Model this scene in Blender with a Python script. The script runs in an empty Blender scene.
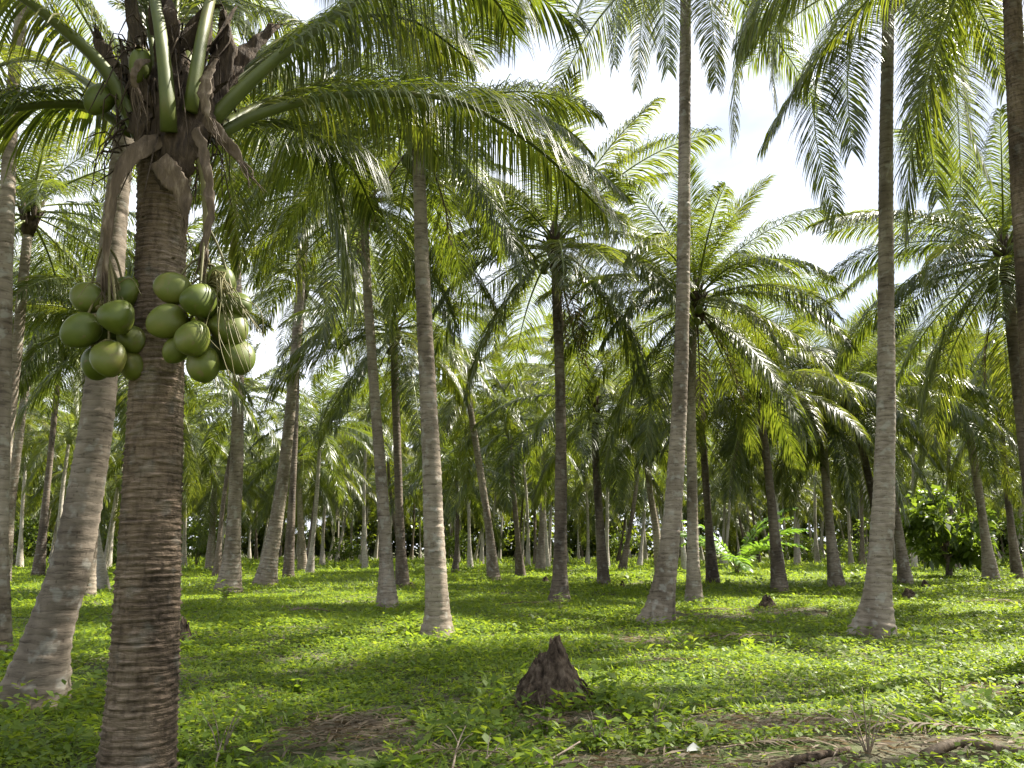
import bpy, math, random
import numpy as np
from mathutils import Vector, Matrix, noise

# ------------------------------------------------------------------ camera, sky, sun, exposure
SC = bpy.context.scene
COL = SC.collection
CAM_H, FPX, HORIZON = 1.2, 800.0, 549.0
PITCH = math.atan((HORIZON - 384) / FPX)
SUN_AZ, SUN_EL = math.radians(66), math.radians(48)      # azimuth clockwise from +Y (view direction)
EXPOSURE = 1.8

cam_d = bpy.data.cameras.new('camera'); cam_d.sensor_width = 36; cam_d.lens = FPX / 1024 * 36
cam_d.clip_start = 0.05; cam_d.clip_end = 3000
cam = bpy.data.objects.new('camera', cam_d); COL.objects.link(cam)
cam.location = (0, 0, CAM_H); cam.rotation_euler = (math.pi / 2 + PITCH, 0, 0)
SC.camera = cam

world = bpy.data.worlds.new('World'); SC.world = world; world.use_nodes = True
wn, wl = world.node_tree.nodes, world.node_tree.links
wn.clear()
w_out = wn.new('ShaderNodeOutputWorld'); w_bg = wn.new('ShaderNodeBackground')
w_sky = wn.new('ShaderNodeTexSky'); w_sky.sky_type = 'NISHITA'; w_sky.sun_disc = False
w_sky.sun_elevation = SUN_EL; w_sky.sun_rotation = SUN_AZ
w_sky.dust_density = 2.5; w_sky.air_density = 1.0; w_sky.ozone_density = 1.0
w_tc = wn.new('ShaderNodeTexCoord'); w_map = wn.new('ShaderNodeMapping'); w_map.inputs['Scale'].default_value = (1, 1, 2.2)
w_map.inputs['Location'].default_value = (0.35, 0.1, 0.3)
w_noise = wn.new('ShaderNodeTexNoise'); w_noise.inputs['Scale'].default_value = 1.6; w_noise.inputs['Detail'].default_value = 6
w_ramp = wn.new('ShaderNodeValToRGB'); w_ramp.color_ramp.elements[0].position = 0.33; w_ramp.color_ramp.elements[1].position = 0.56
w_mix = wn.new('ShaderNodeMixRGB'); w_mix.inputs['Color2'].default_value = (10.5, 11.0, 12.0, 1)
wl.new(w_tc.outputs['Generated'], w_map.inputs['Vector']); wl.new(w_map.outputs['Vector'], w_noise.inputs['Vector'])
wl.new(w_noise.outputs['Fac'], w_ramp.inputs['Fac']); wl.new(w_ramp.outputs['Color'], w_mix.inputs['Fac'])
wl.new(w_sky.outputs['Color'], w_mix.inputs['Color1']); wl.new(w_mix.outputs['Color'], w_bg.inputs['Color'])
w_bg.inputs['Strength'].default_value = 0.05
wl.new(w_bg.outputs['Background'], w_out.inputs['Surface'])

sun_d = bpy.data.lights.new('sun', 'SUN'); sun_d.energy = 5.0; sun_d.angle = math.radians(0.53); sun_d.color = (1.0, 0.94, 0.82)
sun = bpy.data.objects.new('sun', sun_d); COL.objects.link(sun)
_sd = Vector((math.sin(SUN_AZ) * math.cos(SUN_EL), math.cos(SUN_AZ) * math.cos(SUN_EL), math.sin(SUN_EL)))
sun.rotation_euler = _sd.to_track_quat('Z', 'Y').to_euler(); sun.location = (20, 20, 40)

SC.view_settings.view_transform = 'Standard'; SC.view_settings.look = 'None'
SC.view_settings.exposure = EXPOSURE; SC.view_settings.gamma = 1; SC.view_settings.use_curve_mapping = False
SC.render.engine = 'CYCLES'
cy = SC.cycles
cy.max_bounces = 8; cy.diffuse_bounces = 3; cy.glossy_bounces = 2; cy.transmission_bounces = 4; cy.transparent_max_bounces = 4
cy.caustics_reflective = False; cy.caustics_refractive = False
cy.use_denoising = True
cy.sample_clamp_indirect = 6

RNG = random.Random(7)
NP = np.random.default_rng(11)

# ------------------------------------------------------------------ helpers
def at(px, py, Y):
    """The point at depth Y along +Y that the picture shows at pixel (px, py)."""
    x, v = (px - 512) / FPX, (384 - py) / FPX
    t = Y / (math.cos(PITCH) - v * math.sin(PITCH))
    return Vector((x * t, Y, CAM_H + t * (math.sin(PITCH) + v * math.cos(PITCH))))

def row_depth(py):
    return CAM_H / math.tan(math.atan((py - 384) / FPX) - PITCH)

def gz(x, y):
    """Height of the ground."""
    d = math.hypot(x, y)
    a = 0.045 * max(0.0, 1 - d / 90)
    return a * (math.sin(x * .9 + 1.3) * math.cos(y * .7) + .6 * math.sin(x * .37 - y * .51 + 2) + .3 * math.sin(2.1 * x + 1.7 * y)) - 0.02

def spot(px, py):
    Y = row_depth(py); p = at(px, py, Y)
    return Vector((p.x, Y, gz(p.x, Y)))

def mesh_obj(name, verts, faces, mats, parent=None, midx=None, smooth=True, loc=None):
    me = bpy.data.meshes.new(name)
    me.from_pydata([tuple(v) for v in verts], [], faces)
    for m in (mats if isinstance(mats, (list, tuple)) else [mats]): me.materials.append(m)
    if midx is not None: me.polygons.foreach_set('material_index', midx)
    if smooth: me.polygons.foreach_set('use_smooth', [True] * len(me.polygons))
    me.update()
    return link(name, me, parent, loc)

def link(name, me, parent=None, loc=None):
    o = bpy.data.objects.new(name, me); COL.objects.link(o)
    if parent: o.parent = parent
    if loc is not None: o.location = loc
    return o

def array_mesh(name, V, quads, mats):
    """A mesh straight from numpy arrays: V (n,3), quads (m,4)."""
    me = bpy.data.meshes.new(name)
    me.vertices.add(len(V)); me.vertices.foreach_set('co', V.astype(np.float32).ravel())
    me.loops.add(quads.size); me.loops.foreach_set('vertex_index', quads.astype(np.int32).ravel())
    me.polygons.add(len(quads)); me.polygons.foreach_set('loop_start', np.arange(0, quads.size, 4, dtype=np.int32))
    me.update(calc_edges=True); me.validate()
    for m in (mats if isinstance(mats, (list, tuple)) else [mats]): me.materials.append(m)
    return me

def thing(name, label, cat, loc=(0, 0, 0), group=None):
    o = bpy.data.objects.new(name, None); COL.objects.link(o); o.location = loc
    o.empty_display_size = .2
    return tag(o, label, cat, group)

def tag(o, label, cat, group=None, kind=None):
    o['label'] = label; o['category'] = cat
    if group: o['group'] = group
    if kind: o['kind'] = kind
    return o

def catmull(pts, n):
    """n points evenly spread by length along a smooth curve through pts (each any-length list of numbers)."""
    P = np.array([list(p) for p in pts], float)
    if len(P) == 2: P = np.array([P[0], (P[0] + P[1]) / 2, P[1]])
    Q = np.vstack([2 * P[0] - P[1], P, 2 * P[-1] - P[-2]])
    out = []
    for i in range(1, len(Q) - 2):
        p0, p1, p2, p3 = Q[i - 1], Q[i], Q[i + 1], Q[i + 2]
        for t in np.linspace(0, 1, 24, endpoint=False):
            out.append(.5 * ((2 * p1) + (-p0 + p2) * t + (2 * p0 - 5 * p1 + 4 * p2 - p3) * t * t + (-p0 + 3 * p1 - 3 * p2 + p3) * t ** 3))
    out.append(P[-1]); out = np.array(out)
    s = np.concatenate([[0], np.cumsum(np.linalg.norm(np.diff(out[:, :3], axis=0), axis=1))])
    u = np.linspace(0, s[-1], n)
    return np.stack([np.interp(u, s, out[:, k]) for k in range(out.shape[1])], 1), s[-1]

class Geo:
    """Collects vertices, faces and material numbers of one mesh."""
    def __init__(self): self.v, self.f, self.m = [], [], []
    def tube(self, pts, rad, sides=6, mi=0, cap=True, flat=1.0, flat_dir=None):
        pts = [Vector(p) for p in pts]; n0 = len(self.v); n = len(pts)
        ref = Vector((0, 0, 1)) if abs((pts[-1] - pts[0]).normalized().z) < .9 else Vector((1, 0, 0))
        if flat_dir is not None: ref = Vector(flat_dir)
        for i, p in enumerate(pts):
            t = (pts[min(i + 1, n - 1)] - pts[max(i - 1, 0)]).normalized()
            a = t.cross(ref).normalized(); b = a.cross(t).normalized()
            r = rad[i] if hasattr(rad, '__len__') else rad
            for k in range(sides):
                an = 2 * math.pi * k / sides
                self.v.append(p + a * (r * math.cos(an)) + b * (r * flat * math.sin(an)))
        for i in range(n - 1):
            for k in range(sides):
                k2 = (k + 1) % sides
                self.f.append((n0 + i * sides + k, n0 + i * sides + k2, n0 + (i + 1) * sides + k2, n0 + (i + 1) * sides + k)); self.m.append(mi)
        if cap:
            self.f.append(tuple(n0 + k for k in range(sides))[::-1]); self.m.append(mi)
            self.f.append(tuple(n0 + (n - 1) * sides + k for k in range(sides))); self.m.append(mi)
    def strip(self, pts, wid, wdirs, mi=0, fold=0.0):
        n0 = len(self.v); cols = 3 if fold else 2
        for p, w, d in zip(pts, wid, wdirs):
            p = Vector(p); d = Vector(d)
            if fold:
                self.v += [p - d * w, p + Vector((0, 0, -1)) * (w * fold), p + d * w]
            else: self.v += [p - d * w, p + d * w]
        for i in range(len(pts) - 1):
            for c in range(cols - 1):
                a = n0 + i * cols + c
                self.f.append((a, a + 1, a + cols + 1, a + cols)); self.m.append(mi)
    def blob(self, c, r, axis=(0, 0, 1), elong=1.0, seg=16, rings=10, tri=0.0, mi=0):
        """A smooth egg shape, slightly three-sided when tri > 0."""
        q = Vector(axis).normalized().to_track_quat('Z', 'Y'); c = Vector(c); n0 = len(self.v)
        for i in range(rings + 1):
            th = math.pi * i / rings
            for k in range(seg):
                ph = 2 * math.pi * k / seg
                rr = r * math.sin(th) * (1 + tri * math.cos(3 * ph)) * (1 + .06 * math.cos(th))
                self.v.append(c + q @ Vector((rr * math.cos(ph), rr * math.sin(ph), r * elong * math.cos(th))))
        for i in range(rings):
            for k in range(seg):
                k2 = (k + 1) % seg
                self.f.append((n0 + i * seg + k, n0 + (i + 1) * seg + k, n0 + (i + 1) * seg + k2, n0 + i * seg + k2)); self.m.append(mi)
    def add(self, other, rot=0.0, scale=1.0, off=(0, 0, 0), mi_off=0):
        M = Matrix.Translation(Vector(off)) @ Matrix.Rotation(rot, 4, 'Z') @ Matrix.Scale(scale, 4)
        n0 = len(self.v); self.v += [M @ Vector(v) for v in other.v]
        self.f += [tuple(n0 + i for i in f) for f in other.f]; self.m += other.m
    def build(self, name, mats, parent=None, loc=None, smooth=True):
        return mesh_obj(name, self.v, self.f, mats, parent, self.m, smooth, loc)
    def mesh(self, name, mats):
        o = self.build(name, mats); me = o.data; bpy.data.objects.remove(o); return me

# ------------------------------------------------------------------ materials
def new_mat(name):
    m = bpy.data.materials.new(name); m.use_nodes = True
    nt = m.node_tree; nt.nodes.clear()
    out = nt.nodes.new('ShaderNodeOutputMaterial')
    return m, nt.nodes, nt.links, out

def ramp(N, stops):
    r = N.new('ShaderNodeValToRGB'); e = r.color_ramp.elements
    while len(e) > 1: e.remove(e[-1])
    e[0].position, e[0].color = stops[0][0], (*stops[0][1], 1)
    for p, c in stops[1:]:
        x = e.new(p); x.color = (*c, 1)
    return r

def leaf_mat(name, cols, trans, tfac=.4, rough=.38, spec=.5):
    """Leaf: a glossy top coat over a body that lets the sun through; colour varies leaf by leaf."""
    m, N, L, out = new_mat(name)
    g = N.new('ShaderNodeNewGeometry'); oi = N.new('ShaderNodeObjectInfo')
    ad = N.new('ShaderNodeMath'); ad.operation = 'MULTIPLY_ADD'; ad.inputs[1].default_value = .35
    ml = N.new('ShaderNodeMath'); ml.operation = 'MULTIPLY'; ml.inputs[1].default_value = .65
    L.new(g.outputs['Random Per Island'], ml.inputs[0]); L.new(oi.outputs['Random'], ad.inputs[0]); L.new(ml.outputs[0], ad.inputs[2])
    n = len(cols)
    r = ramp(N, [(i / max(1, n - 1), c) for i, c in enumerate(cols)]); L.new(ad.outputs[0], r.inputs['Fac'])
    p = N.new('ShaderNodeBsdfPrincipled'); p.inputs['Roughness'].default_value = rough
    p.inputs['Specular IOR Level'].default_value = spec
    L.new(r.outputs['Color'], p.inputs['Base Color'])
    rt = ramp(N, [(i / max(1, len(trans) - 1), c) for i, c in enumerate(trans)]); L.new(ad.outputs[0], rt.inputs['Fac'])
    t = N.new('ShaderNodeBsdfTranslucent'); L.new(rt.outputs['Color'], t.inputs['Color'])
    mx = N.new('ShaderNodeMixShader'); mx.inputs['Fac'].default_value = tfac
    L.new(p.outputs[0], mx.inputs[1]); L.new(t.outputs[0], mx.inputs[2]); L.new(mx.outputs[0], out.inputs['Surface'])
    return m

def bark_mat(name, light, mid, dark, ring=9.0, bump=.5, lichen=.25, crack=(5, 5, 26), fissure=0.0, ringmix=.6):
    """Palm bark: horizontal leaf scars, fine vertical cracks and pale lichen blotches."""
    m, N, L, out = new_mat(name)
    tc = N.new('ShaderNodeTexCoord'); oi = N.new('ShaderNodeObjectInfo')
    n1 = N.new('ShaderNodeTexNoise'); n1.inputs['Scale'].default_value = 2.4; n1.inputs['Detail'].default_value = 5
    mp = N.new('ShaderNodeMapping'); mp.inputs['Scale'].default_value = (1, 1, .35)
    ov = N.new('ShaderNodeVectorMath'); ov.operation = 'ADD'
    cx = N.new('ShaderNodeCombineXYZ'); s9 = N.new('ShaderNodeMath'); s9.operation = 'MULTIPLY'; s9.inputs[1].default_value = 40
    L.new(oi.outputs['Random'], s9.inputs[0]); L.new(s9.outputs[0], cx.inputs['X']); L.new(s9.outputs[0], cx.inputs['Y'])
    L.new(tc.outputs['Object'], ov.inputs[0]); L.new(cx.outputs[0], ov.inputs[1])
    L.new(ov.outputs[0], mp.inputs['Vector']); L.new(mp.outputs[0], n1.inputs['Vector'])
    w = N.new('ShaderNodeTexWave'); w.wave_type = 'BANDS'; w.bands_direction = 'Z'; w.wave_profile = 'SAW'
    w.inputs['Scale'].default_value = ring / 3.14; w.inputs['Distortion'].default_value = 2.2
    w.inputs['Detail'].default_value = 3; w.inputs['Detail Scale'].default_value = 2.0; w.inputs['Detail Roughness'].default_value = .6
    L.new(tc.outputs['Object'], w.inputs['Vector'])
    mp2 = N.new('ShaderNodeMapping'); mp2.inputs['Scale'].default_value = crack
    n2 = N.new('ShaderNodeTexNoise'); n2.inputs['Scale'].default_value = 1; n2.inputs['Detail'].default_value = 6; n2.inputs['Roughness'].default_value = .65
    L.new(tc.outputs['Object'], mp2.inputs['Vector']); L.new(mp2.outputs[0], n2.inputs['Vector'])
    base = ramp(N, [(.32, dark), (.5, mid), (.68, light)]); L.new(n1.outputs['Fac'], base.inputs['Fac'])
    rr = ramp(N, [(0, (.42, .39, .36)), (.07, (.8, .78, .76)), (.3, (1, 1, 1)), (.9, (1.0, 1.0, 1.0)), (1, (1.2, 1.2, 1.18))]); L.new(w.outputs['Fac'], rr.inputs['Fac'])
    mu = N.new('ShaderNodeMixRGB'); mu.blend_type = 'MULTIPLY'; mu.inputs['Fac'].default_value = ringmix
    L.new(base.outputs['Color'], mu.inputs['Color1']); L.new(rr.outputs['Color'], mu.inputs['Color2'])
    fr = ramp(N, [(.36, (.30, .28, .26)), (.46, (.8, .8, .8)), (.6, (1, 1, 1))]); L.new(n2.outputs['Fac'], fr.inputs['Fac'])
    mu2 = N.new('ShaderNodeMixRGB'); mu2.blend_type = 'MULTIPLY'; mu2.inputs['Fac'].default_value = .75
    L.new(mu.outputs['Color'], mu2.inputs['Color1']); L.new(fr.outputs['Color'], mu2.inputs['Color2'])
    mp5 = N.new('ShaderNodeMapping'); mp5.inputs['Scale'].default_value = (20, 20, 11)
    v5 = N.new('ShaderNodeTexVoronoi'); v5.inputs['Scale'].default_value = 1; v5.inputs['Randomness'].default_value = 1
    L.new(ov.outputs[0], mp5.inputs['Vector']); L.new(mp5.outputs[0], v5.inputs['Vector'])
    f5 = ramp(N, [(.10, (.38, .35, .32)), (.2, (1, 1, 1))]); L.new(v5.outputs['Distance'], f5.inputs['Fac'])      # small dark pits
    m5 = N.new('ShaderNodeMixRGB'); m5.blend_type = 'MULTIPLY'; m5.inputs['Fac'].default_value = .6
    L.new(mu2.outputs['Color'], m5.inputs['Color1']); L.new(f5.outputs['Color'], m5.inputs['Color2']); mu2 = m5
    if fissure:
        mp4 = N.new('ShaderNodeMapping'); mp4.inputs['Scale'].default_value = (34, 34, 9)
        n4 = N.new('ShaderNodeTexNoise'); n4.inputs['Scale'].default_value = 1; n4.inputs['Detail'].default_value = 4
        L.new(tc.outputs['Object'], mp4.inputs['Vector']); L.new(mp4.outputs[0], n4.inputs['Vector'])
        f4 = ramp(N, [(.36, (.25, .23, .21)), (.47, (.9, .9, .9)), (.7, (1.25, 1.22, 1.18))]); L.new(n4.outputs['Fac'], f4.inputs['Fac'])
        m4 = N.new('ShaderNodeMixRGB'); m4.blend_type = 'MULTIPLY'; m4.inputs['Fac'].default_value = fissure
        L.new(mu2.outputs['Color'], m4.inputs['Color1']); L.new(f4.outputs['Color'], m4.inputs['Color2']); mu2 = m4
    n3 = N.new('ShaderNodeTexNoise'); n3.inputs['Scale'].default_value = 7; n3.inputs['Detail'].default_value = 3; L.new(ov.outputs[0], n3.inputs['Vector'])
    lr = ramp(N, [(.56, (0, 0, 0)), (.66, (lichen, lichen, lichen))]); L.new(n3.outputs['Fac'], lr.inputs['Fac'])
    ml = N.new('ShaderNodeMixRGB'); ml.inputs['Color2'].default_value = (.42, .42, .38, 1)
    L.new(lr.outputs['Color'], ml.inputs['Fac']); L.new(mu2.outputs['Color'], ml.inputs['Color1'])
    p = N.new('ShaderNodeBsdfPrincipled'); p.inputs['Roughness'].default_value = .85; p.inputs['Specular IOR Level'].default_value = .25
    L.new(ml.outputs['Color'], p.inputs['Base Color'])
    hm = N.new('ShaderNodeMath'); hm.operation = 'MULTIPLY_ADD'; hm.inputs[1].default_value = .7
    L.new(n2.outputs['Fac'], hm.inputs[0]); L.new(w.outputs['Fac'], hm.inputs[2])
    b = N.new('ShaderNodeBump'); b.inputs['Strength'].default_value = bump; b.inputs['Distance'].default_value = .03
    L.new(hm.outputs[0], b.inputs['Height']); L.new(b.outputs[0], p.inputs['Normal'])
    L.new(p.outputs[0], out.inputs['Surface'])
    return m

def rough_mat(name, stops, scale=8, rough=.8, bump=.4, stretch=(1, 1, 1), dist=.02, spec=.3):
    m, N, L, out = new_mat(name)
    tc = N.new('ShaderNodeTexCoord'); mp = N.new('ShaderNodeMapping'); mp.inputs['Scale'].default_value = stretch
    n = N.new('ShaderNodeTexNoise'); n.inputs['Scale'].default_value = scale; n.inputs['Detail'].default_value = 7; n.inputs['Roughness'].default_value = .62
    L.new(tc.outputs['Object'], mp.inputs['Vector']); L.new(mp.outputs[0], n.inputs['Vector'])
    r = ramp(N, stops); L.new(n.outputs['Fac'], r.inputs['Fac'])
    p = N.new('ShaderNodeBsdfPrincipled'); p.inputs['Roughness'].default_value = rough; p.inputs['Specular IOR Level'].default_value = spec
    L.new(r.outputs['Color'], p.inputs['Base Color'])
    b = N.new('ShaderNodeBump'); b.inputs['Strength'].default_value = bump; b.inputs['Distance'].default_value = dist
    L.new(n.outputs['Fac'], b.inputs['Height']); L.new(b.outputs[0], p.inputs['Normal']); L.new(p.outputs[0], out.inputs['Surface'])
    return m

M_FROND = leaf_mat('palm_leaflet', [(.024, .036, .013), (.036, .052, .018), (.052, .070, .022), (.075, .086, .03), (.15, .125, .04)],
                   [(.13, .19, .014), (.22, .28, .018), (.38, .40, .035)], .40, .36, .5)
M_FROND_YOUNG = leaf_mat('young_palm_leaflet', [(.06, .12, .015), (.09, .17, .02), (.12, .19, .03)], [(.22, .42, .03), (.34, .50, .04)], .42, .4, .45)
M_DEADLEAF = leaf_mat('dead_palm_leaflet', [(.085, .062, .042), (.15, .118, .082), (.26, .215, .16)], [(.2, .14, .07), (.28, .2, .12)], .25, .7, .2)
M_RACHIS = rough_mat('frond_rachis', [(.3, (.10, .14, .025)), (.6, (.20, .23, .05)), (.8, (.24, .2, .07))], 5, .42, .15, (1, 1, 1), .01, .5)
M_PETIOLE = rough_mat('green_petiole', [(.3, (.050, .066, .010)), (.55, (.085, .105, .015)), (.75, (.13, .11, .03))], 4, .52, .12, (1, 1, 1), .01, .5)
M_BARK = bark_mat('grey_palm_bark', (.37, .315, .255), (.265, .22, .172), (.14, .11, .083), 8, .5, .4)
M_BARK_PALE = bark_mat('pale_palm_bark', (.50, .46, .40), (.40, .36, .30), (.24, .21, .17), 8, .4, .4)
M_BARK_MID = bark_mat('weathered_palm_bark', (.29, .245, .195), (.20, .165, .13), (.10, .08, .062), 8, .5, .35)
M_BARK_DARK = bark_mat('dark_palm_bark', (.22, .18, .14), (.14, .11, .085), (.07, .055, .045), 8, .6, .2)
M_BARK_NEAR = bark_mat('brown_palm_bark', (.34, .265, .20), (.19, .14, .10), (.06, .043, .032), 22, 1.0, .16, (5, 5, 40), .45, .9)
M_FIBRE = rough_mat('brown_leaf_sheath', [(.3, (.022, .015, .010)), (.55, (.065, .045, .028)), (.75, (.17, .125, .085))], 14, .85, .9, (2.5, 2.5, .4), .03)
M_SPATHE = rough_mat('dry_spathe', [(.3, (.05, .034, .020)), (.55, (.12, .086, .054)), (.75, (.30, .24, .17))], 9, .7, .7, (3, 3, .5), .02)
def husk_mat():
    m, N, L, out = new_mat('green_coconut_husk')
    tc = N.new('ShaderNodeTexCoord'); oi = N.new('ShaderNodeObjectInfo')
    n = N.new('ShaderNodeTexNoise'); n.inputs['Scale'].default_value = 9; n.inputs['Detail'].default_value = 5; n.noise_dimensions = '4D'
    n2 = N.new('ShaderNodeTexNoise'); n2.inputs['Scale'].default_value = 34; n2.inputs['Detail'].default_value = 4; n2.noise_dimensions = '4D'
    w = N.new('ShaderNodeMath'); w.operation = 'MULTIPLY'; w.inputs[1].default_value = 30; L.new(oi.outputs['Random'], w.inputs[0])
    for q in (n, n2): L.new(tc.outputs['Object'], q.inputs['Vector']); L.new(w.outputs[0], q.inputs['W'])
    a = N.new('ShaderNodeMath'); a.operation = 'MULTIPLY_ADD'; a.inputs[1].default_value = .3; L.new(oi.outputs['Random'], a.inputs[0]); L.new(n.outputs['Fac'], a.inputs[2])
    r = ramp(N, [(.35, (.050, .072, .008)), (.6, (.082, .108, .011)), (.85, (.112, .128, .017)), (1, (.16, .145, .035))]); L.new(a.outputs[0], r.inputs['Fac'])
    sc = ramp(N, [(.60, (0, 0, 0)), (.70, (.75, .75, .75))]); L.new(n2.outputs['Fac'], sc.inputs['Fac'])
    mx = N.new('ShaderNodeMixRGB'); mx.inputs['Color2'].default_value = (.13, .10, .04, 1); L.new(sc.outputs['Color'], mx.inputs['Fac']); L.new(r.outputs['Color'], mx.inputs['Color1'])
    p = N.new('ShaderNodeBsdfPrincipled'); p.inputs['Roughness'].default_value = .46; p.inputs['Specular IOR Level'].default_value = .4
    b = N.new('ShaderNodeBump'); b.inputs['Strength'].default_value = .25; b.inputs['Distance'].default_value = .01; L.new(n.outputs['Fac'], b.inputs['Height']); L.new(b.outputs[0], p.inputs['Normal'])
    L.new(mx.outputs['Color'], p.inputs['Base Color']); L.new(p.outputs[0], out.inputs['Surface'])
    return m
M_NUT = husk_mat()
M_STALK = rough_mat('fruit_stalk', [(.3, (.08, .085, .02)), (.7, (.17, .14, .06))], 8, .55, .2)
M_STUMP = rough_mat('rotten_stump_wood', [(.34, (.022, .016, .012)), (.5, (.075, .055, .040)), (.68, (.16, .125, .095))], 11, .95, 1.0, (1.5, 1.5, .9), .04, .1)
M_TWIG = rough_mat('dry_twig', [(.3, (.16, .12, .09)), (.7, (.34, .28, .22))], 12, .85, .4)
M_COVER = leaf_mat('ground_cover_leaf', [(.050, .090, .012), (.085, .14, .016), (.125, .185, .022), (.17, .20, .038)], [(.22, .36, .02), (.36, .48, .03), (.46, .52, .05)], .42, .5, .35)
M_SHRUB = leaf_mat('shrub_leaf', [(.035, .060, .012), (.065, .10, .016), (.10, .14, .024)], [(.17, .26, .02), (.30, .40, .03)], .4, .42, .45)
M_PALE = rough_mat('bleached_leaf', [(.3, (.5, .5, .44)), (.7, (.68, .68, .62))], 10, .6, .3)

# ------------------------------------------------------------------ ground
def ground_material():
    m, N, L, out = new_mat('grove_soil')
    tc = N.new('ShaderNodeTexCoord')
    n1 = N.new('ShaderNodeTexNoise'); n1.inputs['Scale'].default_value = .9; n1.inputs['Detail'].default_value = 8; n1.inputs['Roughness'].default_value = .6
    n2 = N.new('ShaderNodeTexNoise'); n2.inputs['Scale'].default_value = 14; n2.inputs['Detail'].default_value = 8; n2.inputs['Roughness'].default_value = .7
    L.new(tc.outputs['Object'], n1.inputs['Vector']); L.new(tc.outputs['Object'], n2.inputs['Vector'])
    soil = ramp(N, [(.3, (.05, .040, .030)), (.5, (.135, .112, .088)), (.7, (.27, .235, .195))]); L.new(n2.outputs['Fac'], soil.inputs['Fac'])
    moss = ramp(N, [(.3, (.03, .055, .010)), (.6, (.07, .115, .018)), (.8, (.12, .15, .03))]); L.new(n2.outputs['Fac'], moss.inputs['Fac'])
    k = ramp(N, [(.36, (1, 1, 1)), (.56, (.25, .25, .25))]); L.new(n1.outputs['Fac'], k.inputs['Fac'])
    mx = N.new('ShaderNodeMixRGB'); L.new(k.outputs['Color'], mx.inputs['Fac']); L.new(soil.outputs['Color'], mx.inputs['Color1']); L.new(moss.outputs['Color'], mx.inputs['Color2'])
    p = N.new('ShaderNodeBsdfPrincipled'); p.inputs['Roughness'].default_value = .95; p.inputs['Specular IOR Level'].default_value = .15
    L.new(mx.outputs['Color'], p.inputs['Base Color'])
    b = N.new('ShaderNodeBump'); b.inputs['Strength'].default_value = .9; b.inputs['Distance'].default_value = .05
    L.new(n2.outputs['Fac'], b.inputs['Height']); L.new(b.outputs[0], p.inputs['Normal']); L.new(p.outputs[0], out.inputs['Surface'])
    return m

def axis(lims):
    a = []
    for lo, hi, st in lims: a += list(np.arange(lo, hi, st))
    return a + [lims[-1][1]]
gx = axis([(-1500, -150, 150), (-150, -20, 8), (-20, 20, .4), (20, 150, 8), (150, 1500, 150)])
gy = axis([(-300, -20, 40), (-20, 0, 2), (0, 30, .4), (30, 150, 4), (150, 2400, 225)])
gv = [(x, y, gz(x, y)) for y in gy for x in gx]
nx = len(gx)
gf = [(j * nx + i, j * nx + i + 1, (j + 1) * nx + i + 1, (j + 1) * nx + i) for j in range(len(gy) - 1) for i in range(nx - 1)]
ground = mesh_obj('ground', gv, gf, ground_material()); ground['kind'] = 'structure'

# ------------------------------------------------------------------ fronds
def frond_curve(e0, sag, L, n=26, side=0.0, power=1.25):
    """Points of a midrib in the x-z plane that leaves at elevation e0 and bends down by sag degrees."""
    p = Vector((0, 0, 0)); pts = [p.copy()]
    for i in range(1, n):
        s = i / (n - 1)
        e = math.radians(max(-88, e0 - sag * s ** power))
        az = side * s
        p = p + Vector((math.cos(e) * math.cos(az), math.cos(e) * math.sin(az), math.sin(e))) * (L / (n - 1))
        pts.append(p.copy())
    return pts

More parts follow.
